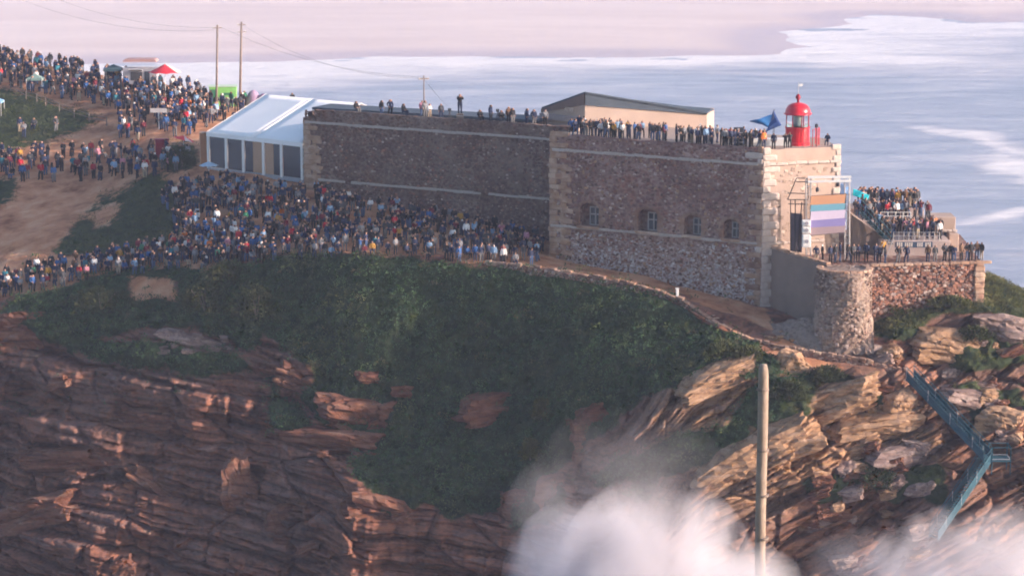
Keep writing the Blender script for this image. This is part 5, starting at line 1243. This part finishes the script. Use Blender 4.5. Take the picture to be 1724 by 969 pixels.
def cover(n, wf, name, label, k, size, spread, ca, cb, cc=None, lift=.3, asp=.45):
    p, nr, f = scatter_points(n, wf); t = np.clip(fbm(p[:, 0] / 3.2, p[:, 1] / 3.2, p[:, 2] / 3.2, 4, 141) * 1.1 + .5, 0, 1)
    bump_ = np.clip(fbm(p[:, 0] / 1.6, p[:, 1] / 1.6, p[:, 2] / 1.6, 3, 151) + .35, 0, 1)
    up = nr * .7 + np.array([0, 0, .6]); up /= np.linalg.norm(up, axis=1, keepdims=True)
    p = p + up * (bump_ * lift * RNG.random(n) ** .5)[:, None]
    c = lerp3(ca, cb, t)
    if cc is not None:
        s = np.clip(fbm(p[:, 0] / 5, p[:, 1] / 5, p[:, 2] / 5, 3, 161) * 2 - .45, 0, 1); c = c * (1 - s[:, None]) + np.array(cc)[None] * s[:, None]
    me = leaf_mesh(name, p, up, RNG.uniform(*size, n), c, k, spread, asp); o = link(name, me); return tag(o, label, kind='stuff')
slope_w = lambda c: np.where((PYF > 425) & (PXF < 1360), np.clip(VEGF * 1.6 - .35, 0, 1) + .02 * (PYF < 700), 0) * (PYF < 960)
cover(60000, slope_w, 'slope_scrub', 'dense dark green scrub on the slope below the fort', 6, (.10, .22), .9, (.034, .066, .038), (.072, .128, .056), (.15, .135, .06), .9)
grass_w = lambda c: np.where((PYF <= 425) | (PXF >= 1360), np.clip(VEGF * 1.5 - .3, 0, 1), 0) * (PYF < 960)
cover(26000, grass_w, 'grass_cover', 'short green grass on the hillside and seaward slope', 4, (.12, .24), .7, (.036, .055, .024), (.09, .11, .042), (.16, .14, .06), .22, .25)
def clumps(n, wf, name, label):
    c0, nr, f = scatter_points(n, wf); rad = RNG.uniform(.35, .95, n) * np.where(RNG.random(n) < .15, 1.6, 1.0); k = 60
    th = RNG.random((n, k)) * 2 * np.pi; cz = RNG.random((n, k)); rr = RNG.uniform(.7, 1.0, (n, k)) * rad[:, None]; sq = np.sqrt(1 - cz ** 2)
    d = np.stack([np.cos(th) * sq, np.sin(th) * sq, cz * .85], -1); p = (c0[:, None] + d * rr[..., None]).reshape(-1, 3)
    up = d.reshape(-1, 3) * .8 + np.array([0, 0, .3]); up /= np.linalg.norm(up, axis=1, keepdims=True)
    pal = np.array([(.028, .054, .034), (.048, .092, .046), (.074, .13, .056), (.11, .145, .058), (.14, .12, .065), (.034, .074, .05)]); c = np.repeat(pal[RNG.choice(6, n, p=[.24, .28, .2, .12, .06, .1])], k, 0)
    me = leaf_mesh(name, p, up, RNG.uniform(.10, .20, n * k), c, 1, .8, .6); o = link(name, me); return tag(o, label, kind='stuff')
cover(9000, lambda c: np.where((PXF > 1460) & (PYF < 560), np.clip(VEGF * 1.5 - .2, 0, 1), 0), 'seaward_grass', 'pale yellow green grass on the far right slope', 4, (.12, .24), .7, (.09, .10, .04), (.19, .18, .075), (.24, .20, .09), .3, .25)
clumps(2600, slope_w, 'shrub_mounds', 'rounded low shrubs growing close together on the green slope')
def bush(px, py, wpx, hpx, ca, cb, label, n=900):
    h = hit(px, py)
    if h is None: return
    s = h.y / FPX; a, c = wpx * s / 2, hpx * s; r_ = empty('bush', h, label, 'bush', 'bushes on the slope')
    th = RNG.random(n) * 2 * np.pi; cz = RNG.random(n); rr = RNG.uniform(.55, 1.0, n)
    lob = 1 + .28 * np.sin(th * 3 + px) + .18 * np.sin(th * 5 + cz * 6)
    q = np.stack([a * np.cos(th) * np.sqrt(1 - cz ** 2) * rr * lob, a * .8 * np.sin(th) * np.sqrt(1 - cz ** 2) * rr * lob, c * cz * rr * .9 + .1], 1)
    up = q / (np.linalg.norm(q, axis=1, keepdims=True) + 1e-6) * .6 + np.array([0, 0, .5]); up /= np.linalg.norm(up, axis=1, keepdims=True)
    t = np.clip(fbm(q[:, 0] * 1.5 + px, q[:, 1] * 1.5, q[:, 2] * 1.5, 3, 171) + .5, 0, 1)
    me = leaf_mesh('crown', q, up, RNG.uniform(.13, .26, n), lerp3(ca, cb, t), 4, .9); link('crown', me, r_)
    for k in range(4):
        d = Vector((random.uniform(-.5, .5) * a, random.uniform(-.3, .3) * a, c * .7)); m_ = MB(); m_.tube(h - Z * .2, h + d, .05, .02, 5); m_.build('stem', M_WOOD, r_)
YG, OL, DG = (.11, .115, .035), (.075, .08, .035), (.03, .045, .02)
for a in ((912,705,36,40,OL,YG,'yellow green bush right of the long red outcrop'),(893,772,34,40,OL,YG,'yellow green bush low on the slope above the spray'),(345,520,110,52,DG,OL,'broad olive bush left of centre above the grey rock band'),(432,535,90,60,DG,OL,'tall olive bush at the right end of the grey rock band'),
          (385,470,80,34,DG,OL,'low olive bush under the nearest crowd on the left'),(170,520,110,40,DG,OL,'dark bush below the lower path at far left'),(1215,600,60,30,OL,(.09,.115,.04),'bright green bush under the path wall left of the post'),(1260,606,44,26,OL,(.10,.12,.04),'small bright green bush touching the timber post'),
          (1330,672,60,36,DG,OL,'dark green bush just right of the timber post'),(1390,640,60,26,DG,OL,'dark green bush under the foot of the apron'),(1600,516,70,18,OL,(.12,.13,.05),'low green bush under the terrace wall'),(1500,528,44,20,OL,(.09,.115,.04),'green bush right of the round tower'),
          (1640,572,60,24,DG,OL,'dark bush on the ledge below the terrace'),(1470,815,110,34,(.02,.032,.018),DG,'very dark bush patch above the fallen boulders'),(305,282,46,38,DG,(.05,.075,.03),'dark green bush left of the timber booth')):
    bush(*a)

# ================================================================== people
def person_mesh(name, J, R_, low=False):
    """one continuous body grown over a jointed skeleton (faces -Y), 1.72 m tall; slots: skin, jacket, trousers, shoes, hair"""
    names = list(J); idx = {n_: i for i, n_ in enumerate(names)}
    E_ = [('pelvis', 'waist'), ('waist', 'chest'), ('chest', 'neck'), ('neck', 'head'), ('head', 'crown')]
    for s in ('L', 'R'):
        E_ += [('chest', 'sho' + s), ('sho' + s, 'elb' + s), ('elb' + s, 'wri' + s), ('wri' + s, 'hand' + s), ('pelvis', 'hip' + s), ('hip' + s, 'kne' + s), ('kne' + s, 'ank' + s), ('ank' + s, 'toe' + s)]
    me = bpy.data.meshes.new(name); me.from_pydata([J[n_] for n_ in names], [(idx[a], idx[b]) for a, b in E_], []); me.update()
    o = bpy.data.objects.new(name, me); COL.objects.link(o)
    o.modifiers.new('skin', 'SKIN').use_smooth_shade = True
    if not low: o.modifiers.new('sub', 'SUBSURF').levels = 1
    for i, n_ in enumerate(names):
        sv = me.skin_vertices[0].data[i]; k = R_[n_[:-1]] if n_[-1] in 'LR' and n_[:-1] in R_ else R_[n_]; sv.radius = k; sv.use_root = (n_ == 'pelvis')
    dg = bpy.context.evaluated_depsgraph_get(); dg.update(); out = bpy.data.meshes.new_from_object(o.evaluated_get(dg)); bpy.data.objects.remove(o)
    out.name = name
    part = {}
    for a, b in E_:
        k = b[:-1] if b[-1] in 'LR' else b
        part[(a, b)] = {'waist': 1, 'chest': 1, 'neck': 1, 'head': 0, 'crown': 4, 'sho': 1, 'elb': 1, 'wri': 1, 'hand': 0, 'hip': 2, 'kne': 2, 'ank': 2, 'toe': 3}[k]
    V = {n_: Vector(J[n_]) for n_ in names}; hd = V['head']; mi = []
    for p in out.polygons:
        c = p.center; best = 9; bi = 1
        for (a, b), m in part.items():
            d = V[b] - V[a]; t = max(0, min(1, (c - V[a]).dot(d) / d.length_squared)); q = (c - V[a] - d * t).length
            if q < best: best, bi = q, m
        if bi in (0, 4) and (c - hd).length < .22: bi = 0 if ((c - hd).y < -.03 and c.z < V['crown'].z - .02) else 4
        mi.append(bi)
    out.materials.clear()
    for k in range(5): out.materials.append(None)
    out.polygons.foreach_set('material_index', mi); out.polygons.foreach_set('use_smooth', [True] * len(mi)); return out
STANDJ = dict(pelvis=(0, 0, .95), waist=(0, 0, 1.10), chest=(0, 0, 1.32), neck=(0, -.01, 1.47), head=(0, -.025, 1.585), crown=(0, -.015, 1.67),
    shoL=(.17, 0, 1.41), elbL=(.235, .03, 1.14), wriL=(.225, -.07, .92), handL=(.21, -.11, .83), shoR=(-.17, 0, 1.41), elbR=(-.235, .03, 1.14), wriR=(-.225, -.07, .92), handR=(-.21, -.11, .83),
    hipL=(.10, 0, .90), kneL=(.11, -.02, .50), ankL=(.11, .02, .09), toeL=(.125, -.12, .04), hipR=(-.10, 0, .90), kneR=(-.11, -.02, .50), ankR=(-.11, .02, .09), toeR=(-.125, -.12, .04))
RAD = dict(pelvis=(.155, .12), waist=(.15, .115), chest=(.185, .13), neck=(.07, .07), head=(.098, .115), crown=(.075, .085), sho=(.085, .085), elb=(.062, .062), wri=(.05, .05), hand=(.045, .03), hip=(.095, .10), kne=(.068, .07), ank=(.055, .055), toe=(.05, .04))
def pose(**k): d = dict(STANDJ); d.update(k); return d
POSES = {
 'standing': pose(),
 'standing with hands together': pose(elbL=(.23, .03, 1.15), wriL=(.08, -.17, 1.08), handL=(.02, -.19, 1.08), elbR=(-.23, .03, 1.15), wriR=(-.08, -.17, 1.05), handR=(-.02, -.19, 1.04)),
 'holding a phone up': pose(elbL=(.22, -.14, 1.28), wriL=(.10, -.26, 1.45), handL=(.06, -.29, 1.53), elbR=(-.22, -.14, 1.28), wriR=(-.10, -.26, 1.45), handR=(-.06, -.29, 1.53)),
 'walking': pose(hipL=(.10, -.02, .90), kneL=(.11, -.18, .52), ankL=(.11, -.16, .10), toeL=(.12, -.31, .06), hipR=(-.10, .02, .90), kneR=(-.11, .08, .50), ankR=(-.11, .27, .13), toeR=(-.12, .18, .04), elbL=(.23, .10, 1.16), wriL=(.22, .06, .93), handL=(.21, .02, .85), elbR=(-.23, -.04, 1.15), wriR=(-.21, -.19, .96), handR=(-.20, -.24, .89)),
 'leaning on one leg': pose(pelvis=(.04, 0, .94), hipL=(.13, 0, .90), hipR=(-.07, 0, .88), kneR=(-.15, -.10, .48), ankR=(-.20, -.03, .09), toeR=(-.24, -.16, .04), chest=(-.01, .0, 1.31), elbR=(-.30, .02, 1.20), wriR=(-.17, -.04, 1.02), handR=(-.12, -.06, .98)),
 'sitting': {n_: (p[0], p[1], p[2] - .48) for n_, p in pose().items()},
}
sj = POSES['sitting']; sj.update(hipL=(.10, -.02, .43), hipR=(-.10, -.02, .43), kneL=(.13, -.42, .50), kneR=(-.13, -.42, .50), ankL=(.13, -.46, .10), ankR=(-.13, -.46, .10), toeL=(.14, -.60, .05), toeR=(-.14, -.60, .05), pelvis=(0, .02, .46), elbL=(.24, -.05, .68), wriL=(.16, -.27, .60), handL=(.14, -.34, .57), elbR=(-.24, -.05, .68), wriR=(-.16, -.27, .60), handR=(-.14, -.34, .57))
PM = {k: person_mesh('person_' + k.replace(' ', '_'), j, RAD) for k, j in POSES.items()}
PML = {k: person_mesh('crowd_' + k.replace(' ', '_'), j, RAD, True) for k, j in POSES.items()}
JK = {'navy': (.022, .032, .075), 'black': (.018, .018, .022), 'dark grey': (.055, .057, .066), 'blue': (.035, .10, .27), 'light blue': (.20, .32, .48), 'red': (.42, .025, .04), 'maroon': (.15, .025, .04), 'white': (.66, .64, .64),
      'grey': (.22, .22, .24), 'mustard': (.48, .25, .05), 'orange': (.58, .15, .03), 'green': (.04, .17, .10), 'teal': (.03, .16, .21), 'pink': (.50, .22, .28), 'brown': (.13, .075, .05)}
JKW = {'navy': 34, 'black': 26, 'dark grey': 16, 'blue': 8, 'light blue': 5, 'red': 3.5, 'maroon': 4, 'white': 4.5, 'grey': 8, 'mustard': 1.2, 'orange': .9, 'green': 1.2, 'teal': 2, 'pink': 1.2, 'brown': 4}
TRS = {'black': (.02, .02, .024), 'dark blue': (.03, .042, .085), 'blue jeans': (.06, .10, .20), 'grey': (.14, .14, .15), 'beige': (.34, .27, .20)}
TRW = {'black': 10, 'dark blue': 8, 'blue jeans': 6, 'grey': 4, 'beige': 2}
HRS = {'dark hair': (.03, .022, .018), 'brown hair': (.05, .03, .02), 'fair hair': (.17, .115, .065), 'a white hat': (.68, .66, .65), 'a dark cap': (.02, .022, .03)}
HRW = {'dark hair': 9, 'brown hair': 5, 'fair hair': 2, 'a white hat': 1.4, 'a dark cap': 3}
SKIN = (.36, .21, .16)
M_SKIN = mat('skin', SKIN, .6, .08); M_SHOE = mat('dark_shoes', (.03, .028, .028), .7, .2)
MJ = {k: mat('jacket_' + k.replace(' ', '_'), c, .8, .25, 5.0) for k, c in JK.items()}
MT = {k: mat('trousers_' + k.replace(' ', '_'), c, .85, .2, 5.0) for k, c in TRS.items()}
MH = {k: mat(k.replace('a ', '').replace(' ', '_'), c, .8, .2, 6.0) for k, c in HRS.items()}
PR = random.Random(2024)
def wpick(d): return PR.choices(list(d), list(d.values()))[0]
PEOPLE = []          # (location, yaw, pose, zone, jacket, trousers, hair, scale)
def put(loc, zone, yaw=None, pz=None, jk=None, tr=None, hr=None, sc=None):
    pz = pz or PR.choices(list(POSES), [6, 3, 2, 1.2, 3, 0])[0]
    PEOPLE.append(dict(loc=Vector(loc), yaw=PR.gauss(0, .7) if yaw is None else yaw, pose=pz, zone=zone, jk=jk or wpick(JKW), tr=tr or wpick(TRW), hr=hr or wpick(HRW), sc=sc or PR.uniform(.93, 1.06)))
def crowd_poly(poly, n, zone, dmin=.55, pzw=None, yaw=None, jit=.8):
    xs = [p[0] for p in poly]; ys = [p[1] for p in poly]; got = []; tries = 0
    while len(got) < n and tries < n * 14:
        tries += 1; px, py = PR.uniform(min(xs), max(xs)), PR.uniform(min(ys), max(ys))
        if not inpoly(np.array([px]), np.array([py]), poly)[0]: continue
        h = hit(px, py)
        if h is None or h.z < 20: continue
        if any((h.x - g.x) ** 2 + (h.y - g.y) ** 2 < dmin ** 2 for g in got): continue
        got.append(h); pz = PR.choices(list(pzw), list(pzw.values()))[0] if pzw else None
        put(h - Z * .03, zone, (PR.gauss(yaw, jit) if yaw is not None else None), pz)
STW = {'standing': 6, 'standing with hands together': 3, 'holding a phone up': 1.5, 'walking': 1.5, 'leaning on one leg': 3, 'sitting': .6}
SITW = {'standing': 4, 'standing with hands together': 3, 'holding a phone up': 2, 'leaning on one leg': 2, 'sitting': 4}
# left hill
crowd_poly([(-20, 97), (60, 99), (150, 124), (260, 142), (345, 158), (350, 196), (318, 214), (262, 196), (215, 190), (170, 178), (120, 170), (70, 158), (-20, 142)], 245, 'hill', .75, STW)
crowd_poly([(190, 190), (340, 190), (345, 225), (300, 232), (200, 245)], 42, 'hill', .8, STW)
crowd_poly([(-20, 78), (120, 98), (310, 131), (450, 166), (450, 178), (300, 145), (110, 112), (-20, 92)], 26, 'skyline', 1.2, STW)
crowd_poly([(340, 170), (425, 178), (400, 205), (345, 215)], 22, 'hill', .8, STW)
crowd_poly([(-20, 264), (120, 262), (270, 258), (325, 272), (280, 300), (140, 308), (-20, 306)], 95, 'shelf', .8, STW)
crowd_poly([(20, 215), (120, 190), (110, 225), (40, 235)], 4, 'shelf', 1.5, SITW)
# lower path and slope below the long wall
crowd_poly([(-20, 480), (-20, 503), (60, 492), (200, 464), (300, 458), (300, 440), (420, 445), (420, 415), (280, 418), (150, 440), (60, 458)], 120, 'path', .6, STW, 0.0, .6)
crowd_poly([(262, 318), (340, 308), (500, 322), (620, 348), (780, 378), (915, 408), (918, 448), (850, 446), (760, 441), (650, 430), (540, 434), (430, 445), (330, 455), (285, 440), (300, 390), (275, 345)], 560, 'slope', .42, SITW, 0.0, .6)
# long wall roof
for px, off, pz, jk in ((592, .5, 'sitting', 'black'), (636, .4, 'standing', 'black'), (650, .5, 'leaning on one leg', 'navy'), (668, .9, 'sitting', 'dark grey'), (700, 1.4, 'standing', 'grey'), (716, .5, 'standing with hands together', 'white'), (731, 1.0, 'standing', 'dark grey'), (800, .6, 'sitting', 'black'),
                        (812, 1.3, 'standing', 'navy'), (836, .6, 'sitting', 'dark grey'), (845, 1.0, 'standing', 'brown'), (855, .6, 'standing', 'black'), (880, .5, 'standing', 'navy'), (892, .5, 'leaning on one leg', 'navy'), (905, 1.2, 'standing', 'grey'), (690, 2.0, 'standing', 'pink')):
    u = len_to(S0, d1, px, 45.6); put(W(S0, d1, u, ZBQ2 + (.15 if pz == 'sitting' else 0), n1, -off - .3), 'longwall', A1 + PR.gauss(0, .4), pz, jk)
u = len_to(S0, d1, 766, 46); q = W(S0, d1, u, ZBQ2, n1, -.95); case('wooden_crate', q, .7, .6, .75, M_WOOD, 'wooden crate under the tall photographer on the long wall', 'crate'); put(q + Z * .78, 'photographer', A1 - .3, 'holding a phone up', 'black', 'dark blue', 'dark hair', 1.12)
for px in (492, 458):
    h = P(px, 167 if px > 470 else 172, 268); put(Vector((h.x, h.y, h.z - 1.0)), 'ridge', .2, 'standing', 'dark grey' if px > 470 else 'navy')
# bastion roof
k = 0
while k < 74:
    u = PR.choice((1.2, 2.6, 4.0, 6.2, 7.4, 9.0, 11.5, 13.4, 15.6, 17.0, 18.2, 19.4)) + PR.gauss(0, .55); u = min(max(u, .5), L1 - .6); off = PR.choice((.75, .9, 1.1, 1.5, 2.2, 3.0)) + PR.uniform(-.1, .1)
    q = W(K0, d1, u, ZBQ, n1, -off)
    if any((q - p['loc']).length < .42 for p in PEOPLE if p['zone'] == 'bastion'): continue
    if (q - Vector((LH.x, LH.y, q.z))).length < 1.7: continue
    k += 1; put(q, 'bastion', A1 + PR.gauss(.0, .5), jk=None)
for px, jk, off in ((1004, 'white', .8), (1014, 'white', 1.0), (1027, 'mustard', .8), (1040, 'white', .9), (1284, 'orange', .75), (1300, 'white', .8)):
    u = len_to(K0, d1, px, 46); u = max(u, .3); put(W(K0, d1, u, ZBQ, n1, -off), 'bastion', A1, None, jk)
for px, off, jk in ((1310, .9, 'navy'), (1330, .9, 'black'), (1338, 1.0, 'dark grey'), (1398, .55, 'navy')):
    u = len_to(K0, d2, px, 46); put(W(K0, d2, u, ZPL + (.3 if px > 1390 else 0), n2, -off), 'bastion', -A2, 'sitting' if px > 1390 else None, jk)
# terrace edge and seaward tiers
for px in (1374, 1384, 1398, 1406, 1414, 1436, 1444, 1458, 1474, 1512, 1526, 1562, 1574, 1590, 1606, 1618, 1628, 1634, 1644, 1652, 1480, 1490, 1428, 1600):
    Y = 216.4 + PR.uniform(.2, 1.6) + max(0, (px - 1560)) * .012; q = P(px, 444, Y); put(Vector((q.x, q.y, ZTE)), 'terrace', PR.gauss(.3, .5), None, PR.choice(('navy', 'black', 'dark grey', 'black', 'brown', 'navy')))
for ti, n_ in ((0, 34), (1, 34), (2, 30)):
    x0, x1, ya, yb, zz = TZ[ti]; k = 0
    while k < n_:
        q = Vector((PR.uniform(x0 + .4, x1 - .3), PR.uniform(ya + .5, yb - .2), zz))
        if any((q - p['loc']).length < .42 for p in PEOPLE if p['zone'] == 'tiers'): continue
        k += 1; put(q, 'tiers', PR.gauss(.4, .6))
for k in range(9):
    c = sa_.lerp(sb_, (k + .5) / 9); put(Vector((c.x, c.y - .15, c.z - .16)), 'bluestair', PR.gauss(.6, .5))
q = P(1487, 428, 220.6); put(Vector((q.x, q.y, ZTE)), 'terrace', .2, 'standing', 'mustard', 'black')
for px, py, jk, pz in ((627, 428, 'mustard', 'sitting'), (800, 440, 'blue', 'standing'), (848, 446, 'white', 'standing'), (752, 440, 'black', 'standing'), (290, 418, 'orange', 'standing'), (285, 424, 'green', 'sitting'), (525, 425, 'white', 'sitting'), (571, 380, 'red', 'standing'), (556, 372, 'light blue', 'standing')):
    h = hit(px, py); put(h, 'slope', .0, pz, jk)

ZONES = {'hill': 'on the upper left hillside', 'skyline': 'on the left skyline', 'shelf': 'on the soil shelf', 'path': 'along the lower left path', 'slope': 'below the long wall', 'longwall': 'on the long wall', 'photographer': 'on the long wall', 'ridge': 'behind the marquee ridge', 'bastion': 'on the bastion roof',
         'terrace': 'along the terrace edge', 'tiers': 'on the seaward tiers', 'bluestair': 'on the small blue stair'}
GRP = {'hill': 'hillside crowd', 'skyline': 'people on the skyline', 'shelf': 'people on the soil shelf', 'path': 'people on the lower path', 'slope': 'crowd below the long wall', 'longwall': 'people on the long wall', 'photographer': 'people on the long wall', 'ridge': 'people behind the marquee', 'bastion': 'people on the bastion roof', 'terrace': 'people on the terrace', 'tiers': 'crowd on the seaward tiers', 'bluestair': 'people on the blue stair'}
ORD = ['first', 'second', 'third', 'fourth', 'fifth', 'sixth', 'seventh', 'eighth', 'ninth', 'tenth', 'eleventh', 'twelfth']
for p in PEOPLE:
    if p['zone'] in ('hill', 'shelf', 'skyline'): p['sc'] *= 1.12
    p['dist'] = (p['loc'] - Vector((0, 0, CAMH))).length; p['px'], p['py'] = proj(p['loc'] + Z * 1.2)
seen = [p for p in PEOPLE if -5 < p['px'] < 1729]
seen.sort(key=lambda p: p['dist']); NEARP, FARP = seen[:296], seen[296:]
by = {}
for p in NEARP:
    nm = ('seated ' if p['pose'] == 'sitting' else '') + 'person in ' + p['jk'] + ' jacket, ' + (p['tr'] if p['tr'] == 'blue jeans' else p['tr'] + ' trousers') + ('' if 'hair' in p['hr'] else ' and ' + p['hr'][2:].split()[-1]); by.setdefault((nm, p['zone']), []).append(p)
for (nm, zo), v in by.items():
    v.sort(key=lambda p: p['px'])
    for i, p in enumerate(v):
        p['label'] = nm + ' ' + ZONES[zo] + ('' if len(v) == 1 else ', ' + (ORD[i] if i < 12 else 'another') + ' from left')
for p in NEARP:
    if len(p['label'].split()) > 16: p['label'] = p['label'].replace(' trousers', '')
    o = link('person', PM[p['pose']]); o.location = p['loc']; o.rotation_euler[2] = p['yaw']; o.scale = (p['sc'] * 1.04, p['sc'] * 1.04, p['sc'])
    for k, m in enumerate((M_SKIN, MJ[p['jk']], MT[p['tr']], M_SHOE, MH[p['hr']])):
        o.material_slots[k].link = 'OBJECT'; o.material_slots[k].material = m
    tag(o, p['label'], 'person', GRP[p['zone']])
# everyone farther off, past the three hundred nearest, as one crowd
def build_crowd(ps):
    VV, FF, CC, off = [], [], [], 0; cache = {}
    for k, me in PML.items():
        v = np.zeros(len(me.vertices) * 3); me.vertices.foreach_get('co', v); v = v.reshape(-1, 3); tri = []; mi = []
        for f in me.polygons:
            vs_ = list(f.vertices)
            for i in range(1, len(vs_) - 1): tri.append((vs_[0], vs_[i], vs_[i + 1])); mi.append(f.material_index)
        cache[k] = (v, np.array(tri), np.array(mi))
    for p in ps:
        v, t, mi = cache[p['pose']]; c, s = math.cos(p['yaw']), math.sin(p['yaw']); q = v * p['sc'] * np.array([1.06, 1.06, 1.0]); w = np.stack([q[:, 0] * c - q[:, 1] * s, q[:, 0] * s + q[:, 1] * c, q[:, 2]], 1) + np.array(p['loc'])
        pal = np.array([SKIN, JK[p['jk']], TRS[p['tr']], (.03, .03, .03), HRS[p['hr']]]) * PR.uniform(.8, 1.2); VV.append(w); FF.append(t + off); CC.append(pal[mi]); off += len(v)
    V, F_, C = np.concatenate(VV), np.concatenate(FF), np.concatenate(CC); me = bpy.data.meshes.new('distant_crowd')
    me.vertices.add(len(V)); me.vertices.foreach_set('co', V.reshape(-1).astype(np.float32)); me.loops.add(F_.size); me.loops.foreach_set('vertex_index', F_.reshape(-1).astype(np.int32))
    me.polygons.add(len(F_)); me.polygons.foreach_set('loop_start', np.arange(0, F_.size, 3, dtype=np.int32)); me.polygons.foreach_set('loop_total', np.full(len(F_), 3, np.int32)); me.update(calc_edges=True)
    me.polygons.foreach_set('use_smooth', np.ones(len(F_), bool))
    at = me.color_attributes.new('Col', 'FLOAT_COLOR', 'CORNER'); at.data.foreach_set('color', np.repeat(np.concatenate([C, np.ones((len(C), 1))], 1), 3, 0).reshape(-1).astype(np.float32))
    me.materials.append(mat_attr('crowd_clothing', .85, .15, var=.15)); return tag(link('distant_crowd', me), 'dense crowd of small distant figures on the left hill and slope', kind='stuff')
build_crowd(FARP)
print('PEOPLE', len(PEOPLE), len(NEARP), {z: sum(1 for p in NEARP if p['zone'] == z) for z in ZONES}, 'persontris', [len(m.polygons) for m in PM.values()], [len(m.polygons) for m in PML.values()])

# ================================================================== air: haze and sea spray
def volume_mat(name, col, dens, aniso=0.0, blob=None):
    m = bpy.data.materials.new(name); m.use_nodes = True; n, l = m.node_tree.nodes, m.node_tree.links
    n.remove(n['Principled BSDF']); v = n.new('ShaderNodeVolumePrincipled'); l.new(v.outputs[0], n['Material Output'].inputs['Volume'])
    v.inputs['Color'].default_value = rgb(col); v.inputs['Anisotropy'].default_value = aniso; v.inputs['Density'].default_value = dens
    if blob:
        tc = n.new('ShaderNodeTexCoord'); vm = n.new('ShaderNodeVectorMath'); vm.operation = 'LENGTH'; l.new(tc.outputs['Object'], vm.inputs[0])
        g = n.new('ShaderNodeNewGeometry').outputs['Position']
        nz = noise(n, l, mapping(n, l, g, (1, 1, .7), (0, math.radians(35), 0)), blob[0], 4, 0.6, 1.2)
        f = math_(n, l, 'ADD', math_(n, l, 'SUBTRACT', 1.0, vm.outputs['Value']), math_(n, l, 'MULTIPLY', math_(n, l, 'SUBTRACT', nz, blob[1]), blob[2]))
        l.new(math_(n, l, 'MULTIPLY', maprange(n, l, f, 0.0, blob[3]), dens), v.inputs['Density'])
    return m
m_ = MB(); m_.box(-2700, 2800, -70, 2700, -4.2, 78.0); hz = m_.build('haze', volume_mat('pale_sea_haze', (.64, .72, 1.0), .00020, 0.0)); tag(hz, 'thin pale sea haze', kind='stuff')
def spray(px, py, Y, rx, ry, rz, dens, blob, label):
    bm = bmesh.new(); bmesh.ops.create_icosphere(bm, subdivisions=3, radius=1.0); me = bpy.data.meshes.new('sea_spray'); bm.to_mesh(me); bm.free()
    me.materials.append(volume_mat('sea_spray_mist', (.93, .89, .94), dens, 0.0, blob)); o = link('sea_spray', me); o.location = P(px, py, Y); o.scale = (rx, ry, rz); return tag(o, label, kind='stuff')
SB = (.15, .5, 2.0, 1.3)
spray(975, 985, 179, 6.0, 5, 6.8, .42, SB, 'left shoulder of the white sea spray in front of the cliff')
spray(1105, 975, 177, 7.6, 6, 8.2, .5, SB, 'dense white middle of the sea spray in front of the cliff')
spray(1225, 1015, 180, 5.6, 5, 5.6, .32, SB, 'right shoulder of the white sea spray behind the timber post')
spray(1060, 815, 187, 8.0, 4, 6.4, .045, (.2, .5, 2.4, 1.2), 'thin spray drifting up the cliff above the dense cloud')
spray(930, 880, 188, 4.0, 4, 5.5, .07, (.2, .5, 2.4, 1.2), 'thin ragged spray at the left of the dense cloud')
spray(1670, 985, 178, 10.5, 6, 6.6, .46, SB, 'white sea spray at the foot of the blue staircase')
spray(1480, 985, 182, 7.0, 5, 4.6, .10, SB, 'thin spray drifting over the fallen boulders')
spray(1270, 985, 66, 1.4, 1.4, 1.2, .9, (.9, .5, 1.0, .8), 'wisp of spray round the foot of the timber post')
